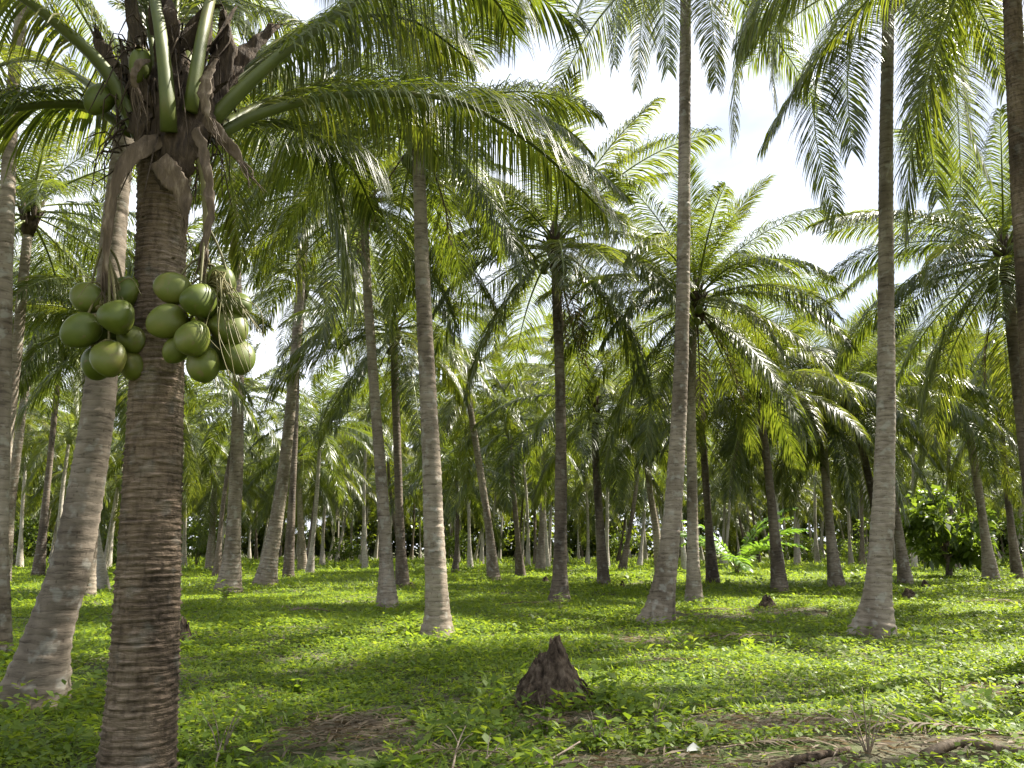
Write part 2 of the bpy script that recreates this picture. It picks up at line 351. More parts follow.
def frond_geo(pts, rng, pairs=60, lmax=.8, width=.02, droop=.55, segs=3, pet=.16, r0=.04, r1=.006, twist=0.0, fold=0.0, gap=0.0, rach=None, leaf=None, lift=.18, sides=5, rot=.6, jit=1.0):
    """Midrib tube (material 0) and two rows of hanging leaflets (material 1)."""
    g = rach if rach is not None else Geo(); lf = leaf if leaf is not None else g
    P, total = catmull(pts, 60)
    P = [Vector(p) for p in P]
    g.tube(P[::2] + [P[-1]], [r0 + (r1 - r0) * (i / 30) ** .7 for i in range(31)], sides, 0, True, .7)
    Z = Vector((0, 0, 1))
    def frame(s):
        x = s * 59; i = min(58, int(x)); f = x - i
        p = P[i].lerp(P[i + 1], f)
        t = (P[min(59, i + 2)] - P[max(0, i - 1)]).normalized()
        return p, t
    h = Vector((P[-1].x - P[0].x, P[-1].y - P[0].y, 0))
    sid0 = h.cross(Z).normalized() if h.length > .05 else Vector((0, 1, 0))
    for i in range(pairs):
        s = pet + (1 - pet) * ((i + .5) / pairs)
        u = (s - pet) / (1 - pet)
        for sg in (-1, 1):
            if rng.random() < gap: continue
            ss = min(.999, s + rng.uniform(-.3, .3) / pairs)
            p, t = frame(ss)
            S = (sid0 - t * sid0.dot(t)).normalized()
            U = S.cross(t).normalized()
            if U.z < 0: U = -U
            if twist:
                tw = twist * u
                S, U = S * math.cos(tw) + U * math.sin(tw), U * math.cos(tw) - S * math.sin(tw)
            ln = lmax * (0.42 + 1.25 * u if u < .38 else 0.895 + .0 - (u - .38) ** 1.4 * 1.12) * rng.uniform(1 - .2 * jit, 1 + .1 * jit)
            ln = max(ln, .14 * lmax)
            sw = math.radians(26 + 32 * u + rng.uniform(-9, 9) * jit)
            d = (t * math.sin(sw) + S * (sg * math.cos(sw)) + U * (lift + rng.uniform(-.12, .12))).normalized()
            q = p + U * .004
            pl, wl_, wd = [q.copy()], [width * .45], []
            dr = droop * rng.uniform(1 - .25 * jit, 1 + .3 * jit) / segs * 3
            roll = rng.uniform(-rot, rot) * jit
            ds = [d]
            for k in range(segs):
                q = q + d * (ln / segs); pl.append(q.copy())
                d = (d + Vector((0, 0, -1)) * dr * (.55 + .45 * k)).normalized(); ds.append(d)
                wl_.append(width * (1.0, .85, .55, .3)[k] if k < segs - 1 else width * .12)
            for dd in ds:
                w = (t - dd * dd.dot(t))
                w = w.normalized() if w.length > .05 else S
                n2 = dd.cross(w)
                wd.append(w * math.cos(roll) + n2 * math.sin(roll))
            lf.strip(pl, wl_, wd, 1 if leaf is None else 0, fold)
    return g

CLASSES = [(80, 22), (66, 42), (52, 58), (40, 72), (26, 82), (10, 80), (-8, 70), (-32, 48)]
rngf = random.Random(3)
FROND_MESH = []                                             # per class, three meshes
LOW = []                                                    # the same at low detail, as Geo
for ci, (e0, sag) in enumerate(CLASSES):
    row, low = [], []
    for k in range(3):
        L = (3.5 if ci == 0 else 4.3) * rngf.uniform(.93, 1.07)
        pts = frond_curve(e0 + rngf.uniform(-6, 6), sag * rngf.uniform(.72, 1.0), L, power=1.05, side=rngf.uniform(-.35, .35))
        tw = rngf.choice([-1, 1]) * rngf.uniform(.1, .9)
        dr = .3 if ci < 2 else rngf.uniform(.7, 1.25)
        row.append(frond_geo(pts, rngf, 160, 1.18, .0112, dr, 3, .13, .042, .006, tw, gap=.04, lift=.04).mesh('frond', [M_RACHIS, M_FROND]))
        low.append(frond_geo(pts, rngf, 80, 1.15, .022, dr, 2, .13, .045, .008, tw, gap=.04, sides=4, lift=.04))
    FROND_MESH.append(row); LOW.append(low)
DEAD_MESH = [frond_geo(frond_curve(-62 + 6 * k, 24, 3.4, side=.2 * k), rngf, 46, .6, .016, .9, 3, .2, .04, .006, .8, gap=.25).mesh('dead_frond', [M_FIBRE, M_DEADLEAF]) for k in range(3)]
YOUNG_MESH = [frond_geo(frond_curve(72 - 14 * k, 60, 2.3, side=.3 * (k - 1)), rngf, 30, .55, .03, .4, 3, .22, .025, .005, .3).mesh('frond', [M_RACHIS, M_FROND_YOUNG]) for k in range(4)]

def nut_mesh():
    g = Geo(); g.blob((0, 0, 0), .1, (0, 0, 1), 1.18, 14, 9, .05); return g.mesh('coconut', [M_NUT])
NUT = nut_mesh()

def hub_geo(rng):
    """The heart of a crown: fibrous boots of old fronds round the tip of the trunk."""
    g = Geo()
    for k in range(12):
        a = k * 2.4; z = -.25 + .05 * k
        d = Vector((math.cos(a), math.sin(a), 0))
        c = [d * .10 + Vector((0, 0, z - .15)), d * .17 + Vector((0, 0, z + .08)), d * (.25 + rng.uniform(0, .06)) + Vector((0, 0, z + .32))]
        g.tube(c, [.09, .075, .03], 6, 0, True, .6)
    g.tube([(0, 0, -.5), (0, 0, 0), (0, 0, .5), (0, 0, .9)], [.13, .16, .12, .03], 8, 0)
    return g
HUB = hub_geo(random.Random(5)).mesh('crown_heart', [M_FIBRE])

def crown_plan(rng, n, first=0, last=7):
    """(class, azimuth, scale, height) of the n fronds of a crown, youngest first."""
    out = []; a0 = rng.uniform(0, 6.28)
    for i in range(n):
        f = i / (n - 1)
        c = first + f ** .68 * (last - first)
        c = int(max(first, min(last, round(c + rng.uniform(-.5, .5)))))
        out.append((c, a0 + i * 2.39996 + rng.uniform(-.25, .25), rng.uniform(.86, 1.1) * (.8 + .2 * min(1, 4 * f)), .38 - .5 * f))
    return out

def add_crown(root, top, rng, n=24, scale=1.0, first=0, last=7, dead=0, nuts=0, skip=None):
    link('crown_heart', HUB, root, top).scale = (scale,) * 3
    for c, a, s, z in crown_plan(rng, int(n * 1.3), first, last):
        if skip and skip(a % (2 * math.pi), c): continue
        o = link('frond', FROND_MESH[c][rng.randrange(3)], root, top + Vector((0, 0, z * scale)))
        o.rotation_euler = (0, 0, a); o.scale = (s * scale,) * 3
    for k in range(dead):
        o = link('dead_frond', DEAD_MESH[k % 3], root, top + Vector((0, 0, -.15)))
        o.rotation_euler = (0, 0, rng.uniform(0, 6.28)); o.scale = (scale * rng.uniform(.7, 1),) * 3
    for k in range(nuts):
        a = rng.choice([.4, 2.3, 4.4]) + rng.uniform(-.45, .45)
        o = link('coconut', NUT, root, top + Vector((math.cos(a) * rng.uniform(.22, .38), math.sin(a) * rng.uniform(.22, .38), rng.uniform(-.55, -.15))))
        o.rotation_euler = (rng.uniform(-.5, .5), rng.uniform(-.5, .5), 0)

# ------------------------------------------------------------------ trunks
def trunk_geo(pts, ring=.11, amp=.035, sides=20, per=4, seed=0, jag=.5):
    """Tapered trunk along pts [(x,y,z,radius)...] with stepped leaf-scar rings."""
    P0, total = catmull(pts, 60)
    nr = max(4, int(total / ring)); P, _ = catmull(pts, nr * per + 1)
    g = Geo(); n = len(P)
    step = [0.0, .12, 1.0, .35] if per == 4 else [0, 1.0]
    for i in range(n):
        p = Vector(P[i][:3]); r = P[i][3]
        t = Vector(P[min(i + 1, n - 1)][:3]) - Vector(P[max(i - 1, 0)][:3]); t.normalize()
        a = t.cross(Vector((0, 1, 0))).normalized(); b = t.cross(a).normalized()
        rj = noise.noise(Vector((seed * 7.3, i // per * 3.7, 2)))
        for k in range(sides):
            an = 2 * math.pi * k / sides
            cs, sn = math.cos(an), math.sin(an)
            nz = noise.noise(Vector((cs * 1.6 + seed, sn * 1.6, p.z * 1.4))) * .06
            ft = max(0.0, 1 - (p.z - pts[0][2]) / (2.2 * pts[0][3]))
            nz += ft * ft * (.10 + .22 * noise.noise(Vector((cs * 2.6 + seed, sn * 2.6, p.z * 3))) + .10 * noise.noise(Vector((cs * 9, sn * 9, p.z * 12 + seed))))
            nj = noise.noise(Vector((cs * 3 + seed, sn * 3 + (i // per) * 1.3, seed))) + (.7 * noise.noise(Vector((cs * 8, sn * 8, (i // per) * 1.9))) if jag > 1 else 0)
            st = step[i % per] * amp * (1 + jag * 1.5 * nj + rj * .6)
            sh = (noise.noise(Vector((cs * 1.3, sn * 1.3, (i // per) * .9 + seed))) * .35 * ring) if jag else 0
            rr = r * (1 + nz) + r * (st - amp * .5)
            g.v.append(p + t * sh + a * (rr * cs) + b * (rr * sn))
    for i in range(n - 1):
        for k in range(sides):
            k2 = (k + 1) % sides
            g.f.append((i * sides + k, (i + 1) * sides + k, (i + 1) * sides + k2, i * sides + k2)); g.m.append(0)
    g.f.append(tuple((n - 1) * sides + k for k in range(sides))); g.m.append(0)
    return g

HEROES = []                                                 # base points, kept clear of the filling
def hero(label, path, mat=None, n=24, scale=1.0, first=0, last=7, dead=0, nuts=0, seed=1, Y=None, back=0.0, ring=.11, cls='coconut_palm', crown=True, skip=None, group='coconut palms of the grove', thin=.79):
    """A palm whose trunk follows path [(px, py, width px)...] from its base up, standing at the depth of its base."""
    rng = random.Random(seed)
    D = Y or row_depth(path[0][1])
    base = at(path[0][0], path[0][1], D); base.z = gz(base.x, D)
    root = thing(cls, label, 'palm tree', base, group)
    pts = []; m = len(path)
    for i, (px, py, w) in enumerate(path):
        y = D + back * (i / (m - 1)) ** 1.5
        p = at(px, py, y) - base
        pts.append((p.x, p.y, p.z, max(w * thin * D / FPX / 2, .05)))
    pts[0] = (pts[0][0], pts[0][1], -.12, pts[0][3] * 1.16)
    trunk_geo(pts, ring, .044, 18 if D > 18 else 28, 4, seed, .8).build('trunk', mat or M_BARK, root)
    HEROES.append((base.x, base.y))
    if crown: add_crown(root, Vector(pts[-1][:3]), rng, n, scale, first, last, dead, nuts, skip)
    return root, Vector(pts[-1][:3]), base, D

# ---- the palms one can tell apart, left to right
hero('stout grey palm leaning right, its swollen foot close behind the fruiting palm', [(30, 702, 76), (48, 640, 55), (70, 570, 47), (86, 490, 42), (97, 420, 39), (106, 330, 35), (114, 230, 31), (124, 140, 28), (138, 30, 25), (150, -70, 23)], M_BARK_MID, n=9, seed=21, first=1, thin=.8)
hero('pale slim trunk at the left edge rising past the top of the frame', [(-8, 660, 40), (-4, 540, 27), (2, 400, 21), (5, 270, 19), (12, 105, 17), (22, 10, 16), (27, -60, 15)], n=8, seed=22, Y=9.5, first=1)
hero('sunlit thin palm curving up from the left edge behind the pale trunk', [(-8, 600, 22), (-3, 540, 16), (6, 450, 14), (15, 370, 13), (27, 240, 12), (30, 215, 12)], n=20, seed=23, Y=17)
hero('slender palm beside the left edge, its trunk bowing outward to the right', [(2, 583, 18), (10, 510, 12), (20, 430, 10), (31, 350, 9), (36, 310, 9)], n=22, seed=24)
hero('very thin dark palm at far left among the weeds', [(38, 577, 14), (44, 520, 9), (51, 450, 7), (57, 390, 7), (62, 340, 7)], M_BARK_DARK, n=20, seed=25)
hero('palm foot showing between the stout leaning trunk and the fruiting palm', [(85, 599, 22), (92, 540, 13), (99, 470, 11), (106, 400, 10), (112, 330, 10)], n=20, seed=26)
hero('straight grey palm right of the green coconut bunches with a weedy foot', [(228, 592, 30), (233, 540, 19), (237, 450, 16), (238, 350, 14), (235, 250, 13), (230, 165, 12), (228, 120, 12)], n=20, seed=27, nuts=6)
hero('bright leaning palm whose trunk tilts right up to a hanging crown', [(264, 587, 27), (272, 545, 19), (284, 470, 15), (293, 380, 13), (301, 280, 12), (306, 222, 11), (308, 195, 11)], n=22, seed=28, nuts=5, dead=2)
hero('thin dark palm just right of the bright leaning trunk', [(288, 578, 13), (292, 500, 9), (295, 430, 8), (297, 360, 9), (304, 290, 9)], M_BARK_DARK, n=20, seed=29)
hero('slim grey palm with dark charred foot, left of the pale ringed trunk', [(388, 607, 26), (386, 560, 17), (382, 490, 15), (375, 400, 13), (368, 300, 12), (365, 235, 11), (365, 205, 11)], n=26, seed=30, nuts=6, dead=1)
hero('palm with drooping crown between the charred foot palm and the pale ringed palm', [(403, 588, 17), (400, 530, 11), (397, 440, 10), (395, 380, 10), (394, 335, 10)], M_BARK_DARK, n=28, seed=51, nuts=5, dead=1)
hero('short sunlit palm with wide arching fronds left of the charred foot palm', [(303, 571, 12), (301, 530, 8), (299, 490, 7), (298, 460, 7)], n=24, seed=52)
hero('short bright palm seen low behind the green coconuts and the fruiting trunk', [(210, 571, 12), (212, 530, 8), (214, 500, 7), (214, 478, 7)], n=22, seed=53)
hero('short bright palm just left of the dark central trunk', [(540, 571, 12), (542, 530, 8), (544, 480, 7), (544, 432, 7)], n=22, seed=54)
hero('pale ringed palm with a broad flared foot standing alone in the sunny grass', [(437, 638, 44), (437, 610, 31), (434, 540, 26), (430, 430, 23), (424, 310, 20), (420, 200, 18), (418, 130, 17)], n=22, seed=31, dead=2, nuts=6, last=7, scale=.74)
hero('thin palm leaning left behind the pale ringed trunk', [(494, 580, 16), (489, 530, 10), (480, 470, 9), (472, 420, 8), (467, 385, 8)], n=20, seed=32)
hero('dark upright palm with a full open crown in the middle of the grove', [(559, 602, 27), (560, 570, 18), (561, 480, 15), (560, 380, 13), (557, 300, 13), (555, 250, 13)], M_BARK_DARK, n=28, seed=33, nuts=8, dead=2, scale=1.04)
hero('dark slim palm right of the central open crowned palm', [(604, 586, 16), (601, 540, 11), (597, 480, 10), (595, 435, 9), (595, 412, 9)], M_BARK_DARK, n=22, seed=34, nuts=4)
hero('thin palm leaning left, half hidden by the tall curved trunk', [(661, 578, 14), (656, 530, 9), (650, 490, 8), (645, 440, 8), (643, 415, 8)], n=20, seed=35)
T16 = hero('tall grey trunk curving up from a wide foot through the middle of the sky', [(655, 624, 42), (664, 585, 29), (672, 520, 23), (678, 430, 20), (682, 330, 18), (684, 200, 17), (685, 80, 16), (686, -50, 15)], n=9, seed=36, first=0, last=5)
hero('palm standing behind the tall curved trunk with a wide sunlit crown', [(694, 601, 22), (693, 560, 16), (692, 480, 13), (691, 400, 12), (693, 320, 12), (697, 305, 12)], n=28, seed=37, nuts=7, dead=2, scale=1.0)
hero('dark thin palm leaning left beyond the tall curved trunk, near the young palm', [(713, 584, 16), (709, 530, 10), (705, 470, 9), (702, 430, 8), (702, 410, 8)], M_BARK_DARK, n=22, seed=38)
hero('dark palm with slight lean beside the small dark stump on the right', [(780, 591, 20), (775, 540, 13), (768, 470, 10), (760, 410, 9), (757, 385, 9)], M_BARK_DARK, n=24, seed=39, nuts=4, dead=2)
hero('pale slim palm leaning left, second from the tall straight right trunk', [(837, 587, 20), (831, 540, 12), (826, 480, 10), (823, 430, 9), (822, 400, 9)], n=24, seed=40)
hero('dark thin trunk slanting left out from behind the tall straight right trunk', [(880, 588, 16), (876, 519, 10), (866, 465, 9), (855, 425, 9), (845, 395, 9)], M_BARK_DARK, n=20, seed=41)
T21 = hero('tall straight grey trunk on the right with long fronds hanging from above', [(872, 633, 48), (878, 590, 33), (883, 510, 27), (886, 400, 23), (886, 280, 20), (886, 150, 18), (888, 30, 16), (889, -15, 16)], n=8, seed=42, first=0, last=4)
hero('pale slanted palm foot just right of the tall straight right trunk', [(906, 584, 17), (900, 540, 11), (893, 490, 10), (889, 430, 9), (887, 395, 9)], n=22, seed=43)
hero('palm leaning left in front of the bright leafy tree', [(992, 582, 19), (985, 535, 11), (977, 480, 10), (968, 425, 9), (965, 398, 9)], n=24, seed=44)
hero('thin dark palm near the right edge beside the bright leafy tree', [(1018, 580, 14), (1012, 535, 9), (1006, 480, 8), (1001, 430, 8), (1000, 405, 8)], M_BARK_DARK, n=22, seed=45)
hero('thick brown trunk cut by the right edge, rising past the top of the frame', [(1062, 668, 54), (1046, 540, 33), (1034, 380, 29), (1024, 230, 27), (1016, 80, 25), (1010, -40, 23), (1006, -110, 22)], M_BARK_NEAR, n=18, seed=46)
hero('palm with a big dark drooping crown against the right edge', [(1046, 612, 25), (1036, 540, 17), (1024, 440, 15), (1012, 330, 14), (1006, 262, 14)], M_BARK_DARK, n=28, seed=47, nuts=6, dead=2, scale=1.0)

# hanging fronds of the two tall palms, each along its own arc down into view
def custom_frond(root, base, pix, rng, pairs=90, lmax=.85, width=.02, droop=.6, pet=.1, r0=.035, name='frond', mats=None, split=False, fold=0.0, twist=0.0, lift=.15, gap=.03, segs=4, rot=.6, jit=.7):
    pts = [at(*p) - base for p in pix]
    if not split:
        return frond_geo(pts, rng, pairs, lmax, width, droop, segs, pet, r0, .006, twist, fold, gap, lift=lift, rot=rot, jit=jit).build(name, mats or [M_RACHIS, M_FROND], root)
    r, l = Geo(), Geo()
    frond_geo(pts, rng, pairs, lmax, width, droop, segs, pet, r0, .007, twist, fold, gap, r, l, lift, sides=8, rot=rot, jit=jit)
    fr = r.build(name, [M_PETIOLE], root); l.build('leaflets', [M_FROND], fr)
    return fr
rc = random.Random(91)
root, top, base, D = T21
for pix in ([(889, -10, D), (850, 0, D - .4), (822, 60, D - .9), (815, 130, D - 1.1), (836, 215, D - 1.2)],
            [(889, -10, D), (866, 10, D - .9), (848, 70, D - 1.5), (852, 150, D - 1.6)],
            [(889, -10, D), (915, -5, D - .6), (932, 60, D - 1.1), (930, 130, D - 1.2), (938, 200, D - 1.1)],
            [(889, -10, D), (930, -15, D), (958, 40, D - .3), (968, 120, D - .5), (990, 180, D - .6)],
            [(889, -10, D), (945, -25, D + .5), (985, 20, D + .8), (1005, 90, D + .8)],
            [(889, -10, D), (905, 5, D + 1), (950, 60, D + 1.6), (960, 160, D + 1.7), (958, 240, D + 1.5)],
            [(889, -10, D), (820, -45, D + .2), (765, -20, D), (738, 60, D), (733, 140, D)],
            [(889, -10, D), (830, -50, D + .8), (790, -10, D + 1), (772, 50, D + 1), (776, 105, D + 1)]):
    custom_frond(root, base, pix, rc, 170, 1.05, .0105, .4, lift=-.05)
root, top, base, D = T16
for pix in ([(686, -50, D), (650, -75, D), (605, -45, D - .3), (572, 20, D - .4)],
            [(686, -50, D), (655, -60, D - .5), (622, -10, D - 1), (614, 65, D - 1.1)],
            [(686, -50, D), (668, -50, D + .8), (645, 0, D + 1.2), (637, 88, D + 1.2)],
            [(686, -50, D), (672, -50, D - .9), (664, 0, D - 1.5), (668, 70, D - 1.6)],
            [(686, -50, D), (702, -50, D - .3), (712, 20, D - .7), (716, 85, D - .8)],
            [(686, -50, D), (720, -70, D + .5), (755, -40, D + .7), (745, 40, D + .8)]):
    custom_frond(root, base, pix, rc, 150, .9, .0105, .4, lift=-.05)

# ------------------------------------------------------------------ the fruiting palm in front
FD = 4.3
fb = at(128, 795, FD); fb.z = gz(fb.x, FD)
fruit = thing('coconut_palm', 'short brown fruiting palm with two bunches of green coconuts, closest to the viewer', 'palm tree', fb, 'coconut palms of the grove')
fp = [(130, 800, 92), (137, 768, 83), (144, 680, 75), (150, 560, 68), (155, 440, 63), (159, 320, 60), (162, 230, 57), (165, 170, 62), (168, 120, 66)]
pts = []
for px, py, w in fp:
    p = at(px, py, FD) - fb; pts.append((p.x, p.y, p.z, w * .85 * FD / FPX / 2))
pts[0] = (pts[0][0], pts[0][1], -.1, pts[0][3])
trunk_geo(pts, .034, .034, 72, 4, 3, 1.6).build('trunk', M_BARK_NEAR, fruit)
HEROES.append((fb.x, fb.y))
rf = random.Random(17)
for pix, kw in (
    ([(140, 135, 4.2), (105, 70, 4.05), (55, 22, 3.9), (0, -15, 3.8), (-110, -50, 3.6), (-220, 10, 3.5), (-280, 120, 3.4)], dict(r0=.062)),
    ([(130, 132, 4.3), (95, 108, 4.3), (60, 104, 4.25), (0, 112, 4.1), (-90, 150, 3.9), (-170, 230, 3.8)], dict(r0=.05, pet=.10, droop=.8)),
    ([(169, 132, 4.02), (167, 90, 3.95), (161, 35, 3.97), (153, -20, 4.08), (145, -150, 4.7), (165, -230, 5.6)], dict(r0=.062)),
    ([(190, 112, 4.06), (198, 60, 4.02), (208, 10, 4.1), (225, -50, 4.2), (280, -170, 4.6), (360, -190, 5.2)], dict(r0=.055)),
    ([(208, 125, 4.2), (250, 82, 4.2), (300, 40, 4.25), (370, -5, 4.4), (440, -25, 4.7), (490, -5, 5.0), (515, 35, 5.3)], dict(r0=.06, pet=.2, droop=.85)),
    ([(214, 140, 4.3), (250, 118, 4.35), (325, 97, 4.5), (405, 94, 4.75), (469, 106, 5.1), (539, 150, 5.6), (606, 214, 6.1)], dict(r0=.05, pet=.14, droop=.95, pairs=165)),
    ([(208, 135, 4.45), (260, 105, 4.8), (330, 85, 5.4), (400, 105, 6.2), (440, 160, 6.8)], dict(r0=.05, pet=.15, droop=.9)),
    ([(205, 120, 4.5), (245, 70, 4.9), (310, 25, 5.4), (390, 15, 6.0), (450, 60, 6.6)], dict(r0=.05, pet=.15, droop=.9)),
    ([(205, 140, 4.5), (240, 125, 4.9), (300, 130, 5.5), (350, 165, 6.2), (375, 215, 6.7)], dict(r0=.045, pet=.12, droop=1.0)),
    ([(205, 110, 4.5), (260, 60, 4.7), (330, 20, 5.0), (410, 20, 5.4), (470, 60, 5.8)], dict(r0=.05, pet=.15, droop=1.0)),
    ([(180, 100, 4.5), (195, 30, 4.8), (235, -40, 5.4), (290, -60, 6.2), (340, -10, 7)], dict(r0=.05)),
    ([(135, 125, 4.4), (90, 85, 4.7), (40, 60, 5.2), (-10, 70, 5.8), (-60, 110, 6.3)], dict(r0=.045, droop=.8)),
    ([(172, 95, 4.3), (175, 30, 4.35), (182, -60, 4.5), (190, -180, 4.8)], dict(r0=.035, droop=.3)),
    ([(160, 100, 4.35), (150, 30, 4.4), (130, -70, 4.5), (90, -170, 4.7)], dict(r0=.04, droop=.4)),
):
    kw = dict(dict(pairs=150, lmax=.92, width=.0088, droop=.75, pet=.2, lift=.02, jit=.4), **kw)
    custom_frond(fruit, fb, pix, rf, split=True, fold=.5, segs=4, **kw)

# fibrous sheaths and old boots round the crown
def blade(pix, wpx, mat, name, parent=None, origin=None, thick=.18, mi=0):
    """A tapering curved shell along pix."""
    o = origin if origin is not None else fb
    P, _ = catmull([list(at(*p) - o) + [w] for p, w in zip(pix, wpx)], 34)
    g = Geo(); g.tube([p[:3] for p in P], [max(.004, p[3] * FD / FPX / 2 * (1 + .25 * noise.noise(Vector((i * .6, pix[0][0] * .1, 3))))) for i, p in enumerate(P)], 14, 0, True, thick, (0, 1, .15))
    for v in g.v:
        v += Vector((noise.noise(v * 14), noise.noise(v * 14 + Vector((9, 0, 0))), noise.noise(v * 14 + Vector((0, 9, 0))))) * .016
        v += Vector((noise.noise(v * 45), noise.noise(v * 45 + Vector((9, 0, 0))), 0)) * .006
    for k in range(9):                                      # torn strands at the end
        a = Vector(P[-4][:3]) + Vector((rf.uniform(-.02, .02), rf.uniform(-.01, .01), 0)); d = (Vector(P[-1][:3]) - Vector(P[-4][:3])).normalized()
        g.tube(catmull([a, a + d * .08 + Vector((rf.uniform(-.02, .02), 0, 0)), a + d * rf.uniform(.12, .2) + Vector((rf.uniform(-.05, .05), rf.uniform(-.03, .03), -.03))], 6)[0], [.004, .004, .003, .003, .002, .001], 4)
    return g.build(name, mat, parent or fruit)
for pix, w in (([(168, 190, 4.12), (166, 150, 4.08), (150, 120, 4.1), (140, 85, 4.15)], [16, 44, 46, 16]),
               ([(178, 195, 4.12), (180, 150, 4.06), (192, 120, 4.1), (205, 70, 4.15)], [12, 42, 48, 18]),
               ([(165, 150, 4.4), (165, 110, 4.45), (168, 70, 4.45), (170, 30, 4.45)], [60, 66, 52, 20]),
               ([(172, 130, 4.1), (168, 95, 4.1), (170, 60, 4.15), (176, 20, 4.2)], [40, 46, 34, 10]),
               ([(205, 130, 4.25), (212, 90, 4.3), (225, 50, 4.35), (222, 10, 4.4)], [30, 34, 26, 8]),
               ([(205, 110, 4.3), (235, 65, 4.45), (275, 25, 4.6)], [26, 24, 14]),
               ([(140, 120, 4.35), (112, 75, 4.45), (95, 30, 4.5)], [26, 24, 10])):
    blade(pix, w, M_FIBRE, 'leaf_sheath')
for pix, w in (([(165, 136, 4.08), (146, 146, 4.02), (124, 165, 3.99), (112, 200, 3.99), (107, 245, 4.02), (106, 290, 4.06)], [14, 20, 17, 12, 9, 6]),
               ([(158, 160, 4.03), (172, 176, 4.02), (184, 198, 4.03), (186, 222, 4.05)], [22, 24, 14, 2]),
               ([(200, 118, 4.1), (218, 132, 4.06), (234, 152, 4.06), (243, 166, 4.06)], [14, 15, 9, 2]),
               ([(196, 130, 4.02), (206, 165, 3.98), (210, 215, 3.97), (201, 262, 3.98)], [11, 10, 9, 6]),
               ([(215, 60, 4.1), (206, 80, 4.02), (205, 105, 4.0), (212, 125, 4.0)], [6, 14, 12, 4]),
               ([(152, 60, 4.0), (140, 62, 3.95), (134, 75, 3.95), (136, 92, 3.97)], [3, 8, 8, 3])):
    blade(pix, w, M_SPATHE, 'spathe')

g = Geo()
for k in range(150):                                        # frayed fibres between the frond bases
    a = rf.uniform(0, 6.28); z0 = rf.uniform(-.25, .45); rr = .2 + .05 * rf.random()
    c0 = at(168, 120, FD) - fb
    p0 = c0 + Vector((math.cos(a) * rr, math.sin(a) * rr, z0)); l = rf.uniform(.08, .4)
    p1 = p0 + Vector((math.cos(a) * rf.uniform(0, .14), math.sin(a) * rf.uniform(0, .14), rf.uniform(-.1, .12)))
    p2 = p1 + Vector((rf.uniform(-.1, .1), rf.uniform(-.1, .1), -l))
    g.tube(catmull([p0, p1, p2], 7)[0], [.006, .006, .005, .004, .004, .003, .002], 4)
for k in range(26):                                         # ragged sheets of sheath cloth
    a = rf.uniform(0, 6.28); d = Vector((math.cos(a), math.sin(a), 0)); t = Vector((-d.y, d.x, 0)); z0 = rf.uniform(-.2, .5)
    p0 = at(168, 120, FD) - fb + d * .2 + Vector((0, 0, z0))
    pl = [p0, p0 + d * .05 + Vector((0, 0, .12)), p0 + d * rf.uniform(.05, .12) + t * rf.uniform(-.06, .06) + Vector((0, 0, .26)), p0 + d * rf.uniform(.02, .2) + t * rf.uniform(-.1, .1) + Vector((0, 0, rf.uniform(.2, .42)))]
    g.strip(catmull(pl, 7)[0], [.06, .07, .065, .05, .035, .02, .006], [(t + d * rf.uniform(-.3, .3)).normalized()] * 7)
g.build('fibre_cloth', M_FIBRE, fruit)
# green unopened nut high in the crown and the two bunches
def nut(parent, px, py, depth, rpx, axis, elong=1.12, off=None):
    c = at(px, py, depth); r = rpx * depth / FPX
    o = off if off is not None else fb
    ax = Vector(axis).normalized()
    g = Geo(); g.blob((0, 0, 0), r * rf.uniform(.88, .99), -ax, elong * rf.uniform(1.0, 1.12), 28, 18, .07)
    ob = g.build('coconut', [M_NUT], parent, c - o)
    cap = Geo()
    for k in range(5):
        an = k * 1.257; q = (-ax).to_track_quat('Z', 'Y')
        cap.blob(q @ Vector((math.cos(an) * r * .3, math.sin(an) * r * .3, r * elong * .93)) * 1.0, r * .26, q @ Vector((math.cos(an) * .5, math.sin(an) * .5, 1)), .45, 8, 5)
    cap.build('calyx', [M_STALK], ob)
    return ob
nut(fruit, 140, 66, 4.05, 13, (0, 0, -1), 1.7)
nut(fruit, 100, 100, 4.15, 15, (-.5, -.2, -1), 1.25)
def bunch(stalk, nuts, strands, label=None):
    P, _ = catmull([at(*p) - fb for p in stalk], 24)
    g = Geo(); g.tube(P, [.024 - .012 * i / 23 for i in range(24)], 8)
    end = Vector(P[-1])
    for px, py, dp, r in nuts:
        c = at(px, py, dp) - fb; j = 12 + (px * 7 + py) % 11
        s = Vector(P[int(min(23, j))])
        mid = s.lerp(c, .5) + Vector((0, 0, .05))
        g.tube(catmull([s, mid, c], 8)[0], .007, 5)
    for st in strands:
        Q, _ = catmull([at(*p) - fb for p in st], 14)
        g.tube(Q, [.0045 - .0032 * i / 13 for i in range(14)], 4)
    b = g.build('fruit_bunch', [M_STALK], fruit)
    for px, py, dp, r in nuts:
        c = at(px, py, dp) - fb
        ax = (c - end) + Vector((0, 0, -.08)) + Vector((rf.uniform(-.04, .04), rf.uniform(-.06, .02), 0))
        nut(b, px, py, dp, r, ax)
    return b
bunch([(150, 150, 4.2), (120, 170, 4.08), (108, 225, 4.06), (106, 290, 4.1), (107, 325, 4.14)],
      [(88, 298, 4.12, 17.5), (125, 293, 4.2, 17), (117, 317, 4.0, 18.5), (81, 331, 4.06, 19), (109, 359, 4.02, 19), (131, 340, 4.16, 15), (97, 363, 4.2, 18), (132, 366, 4.18, 14), (103, 335, 4.24, 17)],
      [[(107, 290, 4.1), (85, 276, 4.0), (68, 282, 3.98)], [(108, 295, 4.1), (92, 282, 4.02), (76, 300, 3.94)], [(110, 290, 4.1), (130, 278, 4.02), (142, 296, 4.0)]])
rs = []
